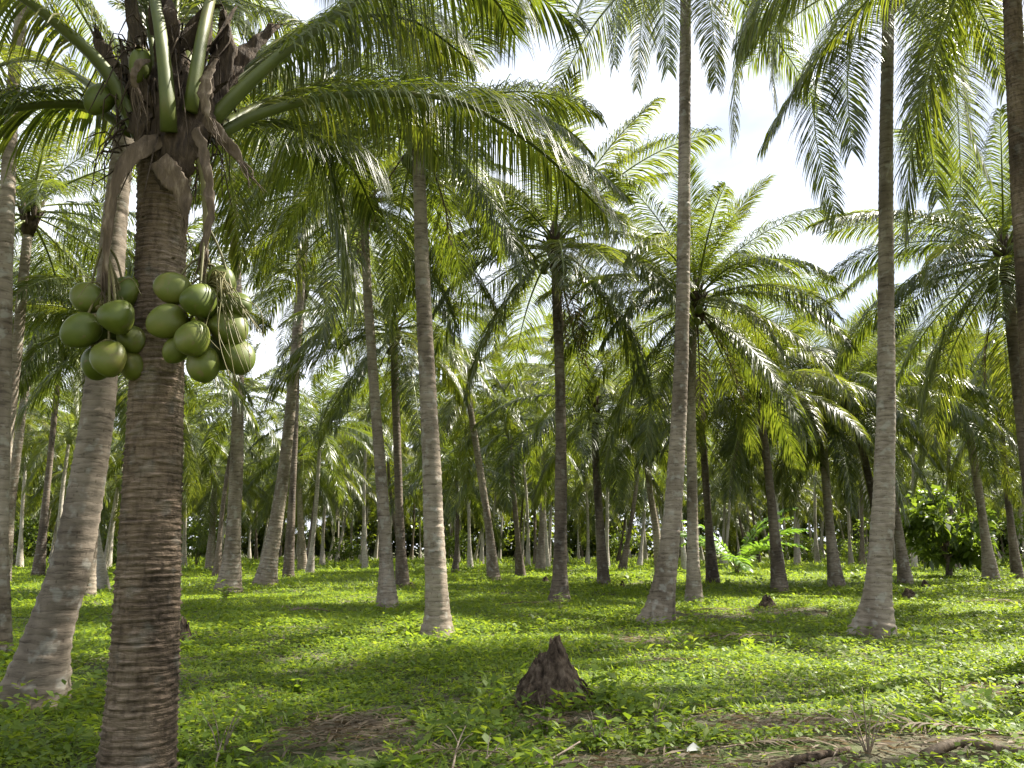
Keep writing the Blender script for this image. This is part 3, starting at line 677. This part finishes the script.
for k in range(18):
    a = k * .83; ex = 226 + 34 * math.sin(k * 1.7) * (k % 3) / 2 + k * .9; ey = 300 + (k * 37 % 80)
    rs.append([(207, 285, 4.0), (215 + k * .6, 270 + (k * 13 % 22), 3.92), (ex, 282 + (k * 29 % 60), 3.86), (min(ex + 14, 264), ey + 12, 3.86)])
bunch([(195, 140, 4.15), (204, 180, 4.05), (206, 235, 4.02), (204, 280, 4.03), (208, 320, 4.05)],
      [(173, 289, 3.98, 17), (199, 301, 3.9, 18.5), (167, 322, 3.96, 18), (193, 339, 3.86, 19.5), (221, 284, 4.06, 18), (236, 306, 4.0, 16), (176, 350, 4.0, 14), (204, 365, 3.95, 17), (229, 329, 4.0, 20), (238, 357, 4.02, 17), (215, 318, 4.1, 18), (222, 352, 4.12, 17)], rs)

# ------------------------------------------------------------------ filling palms of the grove
def simple_trunk(h, lean, seed):
    r = random.Random(seed); a = r.uniform(0, 6.28)
    pts = []
    for i in range(6):
        f = i / 5
        b = lean * (math.sin(f * 1.6) if seed % 2 else f ** 1.6)
        rad = .125 - .04 * f + .13 * math.exp(-f * h / .35)
        pts.append((b * h, .02 * h * math.sin(3 * f), f * h - (.1 if i == 0 else 0), rad))
    return trunk_geo(pts, .2, .05, 9, 2, seed, .3), Vector(pts[-1][:3])
TR = []
for i, (h, ln) in enumerate([(5.5, .06), (6.3, .12), (7.2, .03), (8.0, .16), (9.0, .08), (10.2, .05), (11.5, .1)]):
    g, top = simple_trunk(h, ln, i + 2)
    TR.append((g.mesh('trunk', [M_BARK_PALE]), g.mesh('trunk', [M_BARK_DARK]), top))
CROWNS = []
for k in range(6):
    r = random.Random(60 + k); g = Geo()
    for c, a, s, z in crown_plan(r, 27 if k < 4 else 24, 0, 7):
        g.add(LOW[c][r.randrange(3)], a, s, (0, 0, z))
    g.tube([(0, 0, -.5), (0, 0, 0), (0, 0, .5), (0, 0, .9)], [.13, .24, .14, .03], 7, 0)
    CROWNS.append(g.mesh('crown', [M_RACHIS, M_FROND]))
FILLS = []
def fill_palm(x, y, rng, label, group, hs=None):
    root = thing('coconut_palm', label, 'palm tree', (x, y, gz(x, y)), group)
    i = rng.choice(hs or [0, 1, 2, 2, 3, 3, 4, 4, 5, 6])
    tl, td, top = TR[i]
    root.rotation_euler = (0, 0, rng.uniform(0, 6.28)); s = rng.uniform(.9, 1.12); root.scale = (s, s, s)
    dark = rng.random() < .25
    link('trunk', td if dark else tl, root)
    if y > 24.5 and abs(x) < y: FILLS.append((root, 'near row' if y < 40 else 'middle row' if y < 62 else 'last row', 'dark barked' if dark else 'pale barked'))
    o = link('crown', CROWNS[rng.randrange(6)], root, top); o.rotation_euler = (0, 0, rng.uniform(0, 6.28))
    return root
rg = random.Random(124); placed = list(HEROES); n_fill = 0
STEP = 5.6
for j in range(int(84 / STEP)):
    y0 = 25 + j * STEP
    xs = 6.6 if y0 < 44 else 4.9
    for i in range(-19, 20):
        x = i * xs + (j % 2) * xs / 2 + rg.uniform(-1.5, 1.5); y = y0 + rg.uniform(-1.6, 1.6)
        if abs(x) > .70 * y + 4: continue
        if any((x - a) ** 2 + (y - b) ** 2 < 3.6 ** 2 for a, b in placed): continue
        if y < 37 and abs(x / y - (948 - 512) / 800) < .075: continue      # the leafy tree stands clear and in the sun
        if 28 < y < 44 and 17 < x < 28: continue
        if y < 44 and abs(x / y - (737 - 512) / 800) < .035: continue     # so does the young palm
        if 34 < y < 52 and 10 < x < 22: continue
        placed.append((x, y)); n_fill += 1
        lab = ('slim palm in the row just behind the clearing' if y < 40 else 'thin distant palm in the middle rows of the grove' if y < 62 else 'tiny far palm in the last rows of the grove')
        fill_palm(x, y, rg, lab, hs=([1, 2, 2, 3, 3, 4] if y < 40 and x < 1 else [1, 2, 2, 3, 3, 4, 5] if y < 40 else None), group='palms filling the grove, ' + ('near rows' if y < 40 else 'middle rows' if y < 62 else 'last rows'))
# palms beside the clearing, outside the frame, that throw the long shadows
for x, y, hs in ((8.2, 3.6, [3]), (18, 11.5, [4]), (20, 18, [4]), (24, 24, [3]), (7.5, -2.5, [3]), (19, 3, [5]), (-7, 1, [2]), (-11, 6, [4]), (-16, 13, [3]), (-3, -5, [3]), (3, -8, [4])):
    fill_palm(x, y, rg, 'palm beside the clearing, outside the view', 'palms around the clearing', hs)

SHORT = ['stout leaning trunk', 'pale edge trunk', 'thin edge palm', 'bowed slender palm', 'very thin dark palm', 'half hidden palm foot', 'weedy footed palm', 'bright leaning palm',
         'thin dark palm', 'charred foot palm', 'drooping dark hubbed palm', 'short sunlit palm', 'short bright low palm', 'short bright central palm', 'pale ringed palm', 'left leaning thin palm', 'dark central palm',
         'dark slim palm', 'half hidden leaning palm', 'tall curved trunk', 'wide sunlit crowned palm', 'thin dark left leaner', 'palm by the dark stump', 'pale slim right palm', 'slanting dark trunk',
         'tall straight right trunk', 'slanted pale foot', 'leaner by the leafy tree', 'dark palm by the leafy tree', 'brown edge trunk', 'big drooping crowned palm', 'fruiting trunk']
bypx = sorted((512 + FPX * bx / by, n) for (bx, by), n in zip(HEROES, SHORT) if 0 < 512 + FPX * bx / by < 1024)
slots = {}
for rt, band, bark in FILLS:
    px = 512 + FPX * rt.location.x / rt.location.y
    if not -20 < px < 1044: continue
    lo = [n for q, n in bypx if q <= px]; hi = [n for q, n in bypx if q > px]
    where = f'between the {lo[-1]} and the {hi[0]}' if lo and hi else 'left of every other palm foot' if hi else 'right of every other palm foot'
    slots.setdefault((band, bark, where), []).append((px, rt))
ORD = ['leftmost', 'second', 'third', 'fourth', 'fifth', 'sixth', 'seventh', 'eighth', 'ninth', 'tenth', 'eleventh', 'twelfth']
for (band, bark, where), rows in slots.items():
    rows.sort(key=lambda r: r[0])
    for k, (px, rt) in enumerate(rows):
        o_ = '' if len(rows) == 1 else (ORD[0] if k == 0 else ORD[min(k, 11)] + ' from left') + ' '
        rt['label'] = ' '.join(f'{o_}{bark} {band} palm {where}'.replace(' the ', ' ').split()[:16])

# ------------------------------------------------------------------ young palm, leafy tree, shrubs
def leaf_cloud(centers, radii, n, size, rng, flat=.5):
    """n leaf blades (two quads each) spread through lobes; returns arrays."""
    C = np.array(centers, float); R = np.array(radii, float)
    pick = rng.integers(0, len(C), n)
    d = rng.normal(size=(n, 3)); d /= np.linalg.norm(d, axis=1)[:, None]
    rad = R[pick] * rng.uniform(.35, 1.0, n) ** .5
    p = C[pick] + d * rad[:, None] * np.array([1, 1, .8])
    out = d * .8 + rng.normal(size=(n, 3)) * .5 + np.array([0, 0, -.25]); out /= np.linalg.norm(out, axis=1)[:, None]
    sd = np.cross(out, rng.normal(size=(n, 3)) * .6 + np.array([0, 0, 1.0])); sd /= np.linalg.norm(sd, axis=1)[:, None]
    L = size * rng.uniform(.6, 1.25, n)[:, None]; W = L * .26
    nrm = np.cross(sd, out)
    a = p; b = p + out * L * .5 + nrm * L * .05; c = p + out * L + np.array([0, 0, -.12]) * L
    V = np.stack([a, b - sd * W + nrm * W * .35, c, b + sd * W + nrm * W * .35], 1)
    base = (np.arange(n) * 4)[:, None]
    return V.reshape(-1, 3), base + np.array([[0, 1, 2, 3]])

def leafy(name, label, cat, base, lobes, n, size, seed, mat, stems, group=None):
    root = thing(name, label, cat, base, group)
    g = Geo()
    for st, r in stems:
        Q, _ = catmull(st, 8); g.tube(Q, [r * (1 - .7 * i / 7) for i in range(8)], 7)
    g.build('trunk', [M_BARK_DARK], root)
    V, q = leaf_cloud([l[:3] for l in lobes], [l[3] for l in lobes], n, size, np.random.default_rng(seed))
    link('foliage', array_mesh('foliage', V, q, mat), root)
    return root

b = spot(949, 577)
rl = random.Random(8); lobes = []
for k in range(26):
    a = rl.uniform(0, 6.28); h = rl.uniform(.9, 3.6); w = 1.45 * math.sin(min(1, (h - .2) / 3.7) * 2.6) + .25
    lobes.append((math.cos(a) * w * rl.uniform(.4, 1), math.sin(a) * w * rl.uniform(.4, 1), h, rl.uniform(.35, .6)))
lobes += [(math.cos(k * 1.3) * rl.uniform(1.2, 1.9), math.sin(k * 1.3) * rl.uniform(1.0, 1.6), rl.uniform(.9, 2.6), .3) for k in range(12)]
stems = [([(0, 0, -.1), (.05, 0, .6), (0, .05, 1.4)], .17)] + [([(0, 0, .8), (l[0] * .5, l[1] * .5, l[2] * .75 + .2), l[:3]], .06) for l in lobes[:12]]
leafy('leafy_tree', 'bright green broad leaved tree on the right, between leaning palms', 'tree', b, lobes, 1700, .46, 5, M_SHRUB, stems)

def shrub(px, py, h, seed, label, w=None, Y=None, mat=None, n=900):
    bb = spot(px, py) if Y is None else at(px, py, Y)
    bb.z = gz(bb.x, bb.y)
    r = random.Random(seed); lb = []
    for k in range(12):
        a = r.uniform(0, 6.28); hh = r.uniform(.15, .95) * h; rr = (w or h * .5) * r.uniform(.2, .8)
        lb.append((math.cos(a) * rr, math.sin(a) * rr, hh, r.uniform(.16, .3) * h))
    st = [([(0, 0, -.05), (l[0] * .4, l[1] * .4, l[2] * .5), l[:3]], .03) for l in lb[:6]]
    return leafy('shrub', label, 'shrub', bb, lb, n, .2 + .03 * h, seed, mat or M_SHRUB, st, 'shrubs under the palms')
for i, (px, py, h, w, lab) in enumerate((
        (196, 566, 3.0, 1.7, 'bright bush under the palms right of the fruiting trunk'),
        (14, 566, 3.2, 2.2, 'dark green bush at the far left edge'),
        (120, 565, 2.6, 1.6, 'bush seen between the stout leaning trunk and the fruiting palm'),
        (455, 563, 2.4, 1.4, 'small bush far behind the pale ringed trunk'),
        (560, 562, 2.0, 1.6, 'low bush far behind the dark central palm'),
        (620, 562, 2.6, 1.6, 'bush far off between the dark slim palm and the curved trunk'),
        (800, 563, 3.0, 1.8, 'far bush left of the pale slim palm on the right'),
        (860, 564, 3.4, 2.0, 'far bush behind the tall straight right trunk'),
        (925, 566, 3.2, 1.8, 'dark bush behind the bright leafy tree'),
        (1015, 567, 3.6, 2.2, 'bush behind the thin dark palm at the right edge'),
        (345, 563, 2.2, 1.5, 'far bush left of the charred foot palm'))):
    shrub(px, py, h, 300 + i, lab, w)

b = spot(737, 573)
yp = thing('young_palm', 'young trunkless palm with bright upright fronds near the dark thin palm', 'palm tree', b)
r = random.Random(4)
for k in range(11):
    o = link('frond', YOUNG_MESH[k % 4], yp, (0, 0, .1)); o.rotation_euler = (0, 0, k * 2.4); s = r.uniform(1.6, 2.2); o.scale = (s, s, s)
g = Geo(); g.tube([(0, 0, -.1), (0, 0, .15), (0, 0, .35)], [.14, .12, .05], 8); g.build('stem', [M_FIBRE], yp)

# the dense wood that closes the grove far behind
rngw = np.random.default_rng(77)
cc, rr_ = [], []
for k in range(420):
    x = rngw.uniform(-105, 105); y = rngw.uniform(104, 122) + abs(x) * .05
    cc.append((x, y, rngw.uniform(.3, 11))); rr_.append(rngw.uniform(1.5, 3.2))
V, q = leaf_cloud(cc, rr_, 170000, .8, rngw)
tag(link('distant_woods', array_mesh('distant_woods', V, q, M_FROND)), 'mass of dark foliage closing the far end of the grove', 'woods', kind='stuff')

# ------------------------------------------------------------------ stumps
def stump(label, px, py, wpx, hpx, seed, peak=.3, sharp=1.0, mat=None):
    bb = spot(px, py); D = bb.y
    R, Hh = wpx * D / FPX / 2, hpx * D / FPX
    g = Geo(); S, K = (110, 44) if wpx > 50 else (40, 16)
    def top(an):
        return Hh * (.80 + .20 * math.cos(an - peak) + .12 * noise.noise(Vector((math.cos(an) * 3.5, math.sin(an) * 3.5, seed))) + .05 * noise.noise(Vector((an * 5, 0, seed))))
    for i in range(K + 1):
        f = i / K
        for k in range(S):
            an = 2 * math.pi * k / S
            pr = R * (.30 + .70 * (1 - f) ** 1.15)
            pr *= 1 + .20 * noise.noise(Vector((math.cos(an) * 1.7, math.sin(an) * 1.7, f * 2.2 + seed))) + .10 * noise.noise(Vector((math.cos(an) * 6, math.sin(an) * 6, f * 7 + seed))) + .06 * noise.noise(Vector((math.cos(an) * 16, math.sin(an) * 16, f * 5 + seed))) + .05 * noise.noise(Vector((math.cos(an) * 22, math.sin(an) * 22, f * 26)))
            g.v.append(Vector((math.cos(an) * pr + peak * 0, math.sin(an) * pr, f * top(an) - .06)))
    for j, (q, dz) in enumerate(((.75, -.05), (.35, -.3))):
        for k in range(S):
            v = g.v[K * S + k]; g.v.append(Vector((v.x * q, v.y * q, v.z + dz * Hh)))
    for i in range(K + 2):
        for k in range(S):
            k2 = (k + 1) % S
            g.f.append((i * S + k, i * S + k2, (i + 1) * S + k2, (i + 1) * S + k)); g.m.append(0)
    g.f.append(tuple((K + 2) * S + k for k in range(S))); g.m.append(0)
    r = random.Random(seed)
    for k in range(9):                                      # fibrous roots
        an = r.uniform(0, 6.28); d = Vector((math.cos(an), math.sin(an), 0)); l = R * r.uniform(.15, .5)
        a = d * R * .75 + Vector((0, 0, Hh * r.uniform(.1, .35)))
        g.tube(catmull([a, a + d * R * .12 + Vector((0, 0, -.03)), a + d * (R * .22 + l * .5) + Vector((r.uniform(-.5, .5) * l, r.uniform(-.5, .5) * l, -a.z))], 7)[0], [.008 * R / .3] * 6 + [.003], 5)
    o = g.build('tree_stump', [mat or M_STUMP], None, bb)
    return tag(o, label, 'stump', 'rotten palm stumps')
stump('large dark pointed stump in the middle of the clearing', 546, 696, 84, 64, 3, .15, 2.2)
stump('small dark stump in front of the dark slightly leaning palm', 768, 607, 26, 14, 5, 1.5)
stump('low dark stump right of the tall straight right trunk', 911, 600, 24, 14, 7, 2)
stump('squat stump just left of the pale ringed trunk, far back', 404, 582, 14, 14, 8, 1)
stump('crumbling stump beside the squat one, closer to the pale ringed trunk', 413, 588, 16, 9, 9, 3)
stump('stump half hidden behind the fruiting trunk', 184, 640, 24, 26, 11, 3.0, 2)
stump('brown stump cut by the right edge', 1024, 702, 34, 26, 12, 1.4)
stump('tiny stump left of the young palm', 622, 586, 9, 8, 13, 1)
stump('tiny stump behind the low dark stump on the right', 925, 588, 12, 10, 14, 1)
stump('small weathered stump in the grass left of the curved trunk', 545, 583, 12, 9, 15, 1)

# ------------------------------------------------------------------ ground cover
def vnoise(x, y, f, s):
    """Smooth value noise on arrays."""
    X, Y = x * f + s * 13.7, y * f - s * 7.1
    xi, yi = np.floor(X), np.floor(Y); fx, fy = X - xi, Y - yi
    fx, fy = fx * fx * (3 - 2 * fx), fy * fy * (3 - 2 * fy)
    h = lambda a, b: np.modf(np.abs(np.sin(a * 127.1 + b * 311.7 + s) * 43758.5453))[0]
    return (h(xi, yi) * (1 - fx) + h(xi + 1, yi) * fx) * (1 - fy) + (h(xi, yi + 1) * (1 - fx) + h(xi + 1, yi + 1) * fx) * fy
gz_v = np.vectorize(gz)
BARE = []                                                   # (x, y, rx, ry) bare earth
for px, py, wx, dy in ((345, 733, 70, .55), (352, 722, 40, .35), (760, 757, 190, .45), (930, 752, 150, .5), (640, 756, 90, .3), (760, 722, 70, .35), (560, 715, 55, .3), (690, 618, 60, 1.0), (640, 640, 40, .6), (780, 612, 60, 1.0), (1000, 690, 40, .5)):
    s = spot(px, py); BARE.append((s.x, s.y, wx * s.y / FPX, dy))
def cover(y0, y1, dens, leaves, size, height, seed, blades=.25):
    rng = np.random.default_rng(seed)
    xm = .70 * y1 + 2.5
    n = int(dens * 2 * xm * (y1 - y0))
    x = rng.uniform(-xm, xm, n); y = rng.uniform(y0, y1, n)
    k = np.abs(x) < .70 * y + 2.5; x, y = x[k], y[k]
    den = .55 * vnoise(x, y, .8, 1) + .45 * vnoise(x, y, 2.7, 2)
    keep = rng.uniform(size=len(x)) < np.clip(.25 + 1.5 * (den - .12), .12, 1)
    for bx, by, rx, ry in BARE:
        dd = ((x - bx) / rx) ** 2 + ((y - by) / ry) ** 2 + .9 * (vnoise(x, y, 4, 5) - .5)
        keep &= (dd > 1) | (rng.uniform(size=len(x)) < .10)
    x, y, den = x[keep], y[keep], den[keep]
    z = gz_v(x, y)
    tall = np.clip(vnoise(x, y, .55, 8) * 1.6 - .35, .25, 1.3)
    m = len(x)
    idx = np.repeat(np.arange(m), leaves); N = len(idx)
    hh = height * tall[idx] * rng.uniform(.1, 1.0, N)
    az = rng.uniform(0, 2 * np.pi, N)
    off = rng.uniform(.2, 1, N) * size * .9
    p = np.stack([x[idx] + np.cos(az) * off, y[idx] + np.sin(az) * off, z[idx] + hh], 1)
    isb = rng.uniform(size=N) < blades
    el = np.where(isb, rng.uniform(.5, 1.35, N), rng.uniform(-.5, .55, N))
    out = np.stack([np.cos(az) * np.cos(el), np.sin(az) * np.cos(el), np.sin(el)], 1)
    L = size * rng.uniform(.6, 1.4, N) * np.where(isb, 1.9, 1.0); W = np.where(isb, L * .055, L * rng.uniform(.26, .40, N))
    p[:, 2] = np.where(isb, z[idx] + hh * .35, p[:, 2])
    sd = np.stack([-np.sin(az), np.cos(az), rng.uniform(-.45, .45, N)], 1)
    L, W = L[:, None], W[:, None]
    up = np.array([0, 0, 1.0])
    a = p; b = p + out * L * .45 + up * L * .06; c = p + out * L - up * L * .1
    V = np.stack([a, b - sd * W, c, b + sd * W], 1).reshape(-1, 3)
    return V, N
def feet(seed):
    """Taller weeds crowding the feet of the palms and the stump."""
    rng = np.random.default_rng(seed); P = []
    for bx, by, rr, n in [(b[0], b[1], .42, 26) for b in HEROES if b[1] > 5.5] + [(*spot(546, 694).xy, .42, 40)]:
        a = rng.uniform(0, 6.28, n); d = rr * rng.uniform(.75, 1.7, n)
        P.append(np.stack([bx + np.cos(a) * d, by + np.sin(a) * d], 1))
    return np.vstack(P)
def cover_at(P, leaves, size, height, seed):
    rng = np.random.default_rng(seed); m = len(P); idx = np.repeat(np.arange(m), leaves); N = len(idx)
    hh = height * rng.uniform(.4, 1, m)[idx] * rng.uniform(.15, 1, N); az = rng.uniform(0, 6.28, N); el = rng.uniform(-.4, .8, N)
    p = np.stack([P[idx, 0] + np.cos(az) * size * .4, P[idx, 1] + np.sin(az) * size * .4, gz_v(P[idx, 0], P[idx, 1]) + hh], 1)
    out = np.stack([np.cos(az) * np.cos(el), np.sin(az) * np.cos(el), np.sin(el)], 1)
    L = (size * rng.uniform(.6, 1.4, N))[:, None]; W = L * rng.uniform(.12, .34, N)[:, None]
    sd = np.stack([-np.sin(az), np.cos(az), rng.uniform(-.45, .45, N)], 1); up = np.array([0, 0, 1.0])
    return np.stack([p, p + out * L * .45 + up * L * .06 - sd * W, p + out * L - up * L * .12, p + out * L * .45 + up * L * .06 + sd * W], 1).reshape(-1, 3), N
def clump_spots(n, y0, y1, seed):
    rng = np.random.default_rng(seed); y = rng.uniform(y0, y1, n); x = rng.uniform(-1, 1, n) * (.7 * y + 2)
    k = vnoise(x, y, .7, 21) > .52
    for bx, by, rx, ry in BARE: k &= ((x - bx) / rx) ** 2 + ((y - by) / ry) ** 2 > 1.1
    return np.stack([x[k], y[k]], 1)
parts = [cover_at(feet(31), 7, .10, .2, 32), cover_at(clump_spots(1500, 2.6, 9, 41), 8, .085, .26, 42), cover_at(clump_spots(2600, 9, 26, 43), 8, .10, .20, 44), cover_at(clump_spots(1200, 26, 70, 45), 8, .2, .36, 46),
         cover(2.2, 6, 430, 5, .043, .13, 1, .12), cover(6, 11, 290, 5, .048, .14, 2, .10), cover(11, 22, 150, 5, .062, .13, 3, .08), cover(22, 45, 40, 5, .10, .11, 4, .08), cover(45, 110, 6, 5, .24, .14, 6, .08)]
V = np.vstack([p[0] for p in parts]); N = sum(p[1] for p in parts)
q = (np.arange(N) * 4)[:, None] + np.array([[0, 1, 2, 3]])
tag(link('ground_cover', array_mesh('ground_cover', V, q, M_COVER)), 'bright green creeping weeds and grass covering the grove floor', 'ground cover', kind='stuff')

# leafy weeds one can tell apart
def weed(px, py, h, seed, label, leaves=26, size=.09, mat=None, spread=.5):
    bb = spot(px, py); r = random.Random(seed); g = Geo()
    for k in range(7):
        a = r.uniform(0, 6.28); t = Vector((math.cos(a) * h * spread * r.uniform(.3, 1), math.sin(a) * h * spread * r.uniform(.3, 1), h * r.uniform(.6, 1)))
        Q, _ = catmull([(0, 0, -.03), t * .45 + Vector((0, 0, .1 * h)), t], 8)
        g.tube(Q, [.006 - .0045 * i / 7 for i in range(8)], 4, 0)
        for i in range(max(2, leaves // 7)):
            p = Vector(Q[2 + (i * 3 + k) % 6]); an = r.uniform(0, 6.28)
            d = Vector((math.cos(an), math.sin(an), r.uniform(-.2, .6))).normalized(); w = d.cross(Vector((0, 0, 1))).normalized()
            l = size * r.uniform(.6, 1.3)
            g.strip([p, p + d * l * .5 + Vector((0, 0, .1 * l)), p + d * l], [.004, l * .26, .003], [w] * 3, 1, .4)
    o = g.build('weed', [M_TWIG, mat or M_COVER], None, bb)
    return tag(o, label, 'weed', 'taller weeds in the clearing')
weed(222, 748, .34, 1, 'thin leafy weed beside the foot of the fruiting palm')
weed(868, 752, .40, 2, 'dry brown stemmed weed in the lower right', 30, .05, M_SHRUB)
weed(225, 602, .5, 3, 'weeds in front of the straight grey palm foot', 44, .16)
weed(655, 722, .26, 4, 'leafy weed right of the large pointed stump', 40, .08)
weed(598, 738, .24, 5, 'bushy weed just below the large pointed stump', 44, .08)
weed(545, 726, .2, 6, 'grassy weed under the large pointed stump', 36, .10)
weed(440, 646, .22, 7, 'pale weed at the flared foot of the ringed palm', 36, .09)
weed(424, 600, .4, 8, 'upright weed left of the pale ringed trunk', 30, .14)
weed(560, 612, .35, 9, 'weed at the foot of the dark central palm', 30, .12)
weed(300, 690, .16, 10, 'low broad leaved weed left of the bare earth patch', 40, .10)
weed(940, 700, .3, 12, 'tall grassy weed on the right slope of the clearing', 40, .09)

# ------------------------------------------------------------------ fallen things
def tube_thing(name, label, cat, pix, r0, r1, mat, group=None, sub=(), lift=.0):
    P = [spot(px, py) + Vector((0, 0, dz)) for px, py, dz in pix]
    o0 = P[0].copy(); Q, _ = catmull([p - o0 for p in P], 16)
    g = Geo(); g.tube(Q, [r0 + (r1 - r0) * i / 15 for i in range(16)], 7)
    for k, dx, dy, dz, r in sub:
        s = Vector(Q[k]); g.tube(catmull([s, s + Vector((dx * .5, dy * .5, dz * .7)), s + Vector((dx, dy, dz))], 7)[0], [r * (1 - .1 * i) for i in range(7)], 5)
    return tag(g.build(name, [mat], None, o0), label, cat, group)
TG = 'dry twigs on the ground'
tube_thing('fallen_twig', 'pale dry twig sticking up at the bottom left of the stump', 'twig', [(452, 765, .02), (458, 748, .08), (466, 738, .14)], .008, .003, M_TWIG, TG, [(6, .1, .05, .1, .004), (9, -.08, .02, .1, .004)])
tube_thing('fallen_twig', 'curved dry twig lying below the large stump', 'twig', [(530, 764, .02), (552, 754, .04), (580, 744, .09)], .011, .005, M_TWIG, TG, [(8, .12, .1, .03, .005)])
tube_thing('fallen_twig', 'forked dry twig in the bottom centre litter', 'twig', [(478, 760, .01), (497, 748, .06), (512, 752, .03)], .008, .003, M_TWIG, TG, [(5, .02, .1, .12, .004), (9, .1, 0, .09, .004)])
tube_thing('fallen_twig', 'short bare twig leaning by the fruiting palm', 'twig', [(214, 766, .01), (222, 748, .1), (230, 741, .18)], .007, .003, M_TWIG, TG)
tube_thing('dead_log', 'dark bark covered log lying across the bottom right', 'log', [(770, 764, .0), (800, 757, .02), (850, 750, .01)], .032, .022, M_STUMP)
tube_thing('dead_log', 'grey fallen palm stalk at the bottom right corner', 'log', [(925, 762, .02), (960, 756, .05), (1010, 763, .03), (1060, 768, .02)], .036, .024, M_SPATHE)
g = Geo()
g.strip([(-.04, 0, .03), (0, 0, .05), (.045, .02, .03)], [.012, .028, .007], [Vector((.2, .6, .75)).normalized()] * 3, 0, .5)
tag(g.build('pale_leaf', [M_PALE], None, spot(693, 744)), 'small white bleached leaf on bare earth at the bottom', 'leaf')
def litter(px, py, a, s, seed, label):
    bb = spot(px, py) + Vector((0, 0, .06))
    gg = frond_geo([Vector((0, 0, 0)), Vector((.6, .1, .03)), Vector((1.2, .15, 0)), Vector((1.8, .1, -.02))], random.Random(seed), 34, .45, .011, .35, 3, .1, .018, .004, .3, gap=.3)
    o = gg.build('dead_frond', [M_SPATHE, M_DEADLEAF], None, bb); o.rotation_euler = (0, 0, a); o.scale = (s, s, s)
    tag(o, label, 'dead frond', 'fallen dead fronds')
litter(720, 748, .15, .55, 1, 'brown dead frond lying on the bare earth at the bottom right')
litter(500, 752, 2.9, .45, 2, 'greyish dead frond tangled with twigs below the large stump')
litter(690, 616, .4, .7, 3, 'dead frond in the grass right of the curved trunk foot')
litter(1000, 745, 2.6, .6, 4, 'dead frond heaped at the lower right corner')
litter(330, 612, 2.5, .9, 6, 'dead frond in the grass between the leaning and the charred foot palms')
litter(500, 607, .5, .8, 7, 'dead frond lying left of the dark central palm foot')
litter(790, 640, 2.8, .8, 8, 'dead frond in the sunny grass left of the tall straight right trunk')
litter(640, 665, .2, .5, 9, 'small dead frond in the grass right of the large pointed stump')
litter(345, 728, 1.2, .4, 10, 'dead frond scrap on the bare earth patch left of the stump')
litter(960, 604, .1, 1.0, 5, 'brown dead frond lying far back on the right grass')
rngl = np.random.default_rng(5); n = 3600
bi = rngl.integers(0, len(BARE), n); BA = np.array(BARE)[bi]; u = rngl.normal(size=(n, 2)) * .62
x, y = BA[:, 0] + u[:, 0] * BA[:, 2], BA[:, 1] + u[:, 1] * BA[:, 3]
z = gz_v(x, y) + rngl.uniform(.004, .035, n); a = rngl.uniform(0, 6.28, n); l = rngl.uniform(.03, .22, n)[:, None]; w = rngl.uniform(.002, .009, n)[:, None]
d = np.stack([np.cos(a), np.sin(a), rngl.uniform(-.12, .18, n)], 1); sd = np.stack([-np.sin(a), np.cos(a), rngl.uniform(-.6, .6, n)], 1); p = np.stack([x, y, z], 1)
V = np.stack([p - sd * w * .5, p + d * l * .5 + sd * w + np.array([0, 0, .008]), p + d * l, p + d * l * .5 - sd * w], 1).reshape(-1, 3)
tag(link('leaf_litter', array_mesh('leaf_litter', V, (np.arange(n) * 4)[:, None] + np.array([[0, 1, 2, 3]]), M_DEADLEAF)), 'brown dry leaf scraps and splinters on the bare earth', 'leaf litter', kind='stuff')
print('filling palms:', n_fill, 'cover leaves:', N)
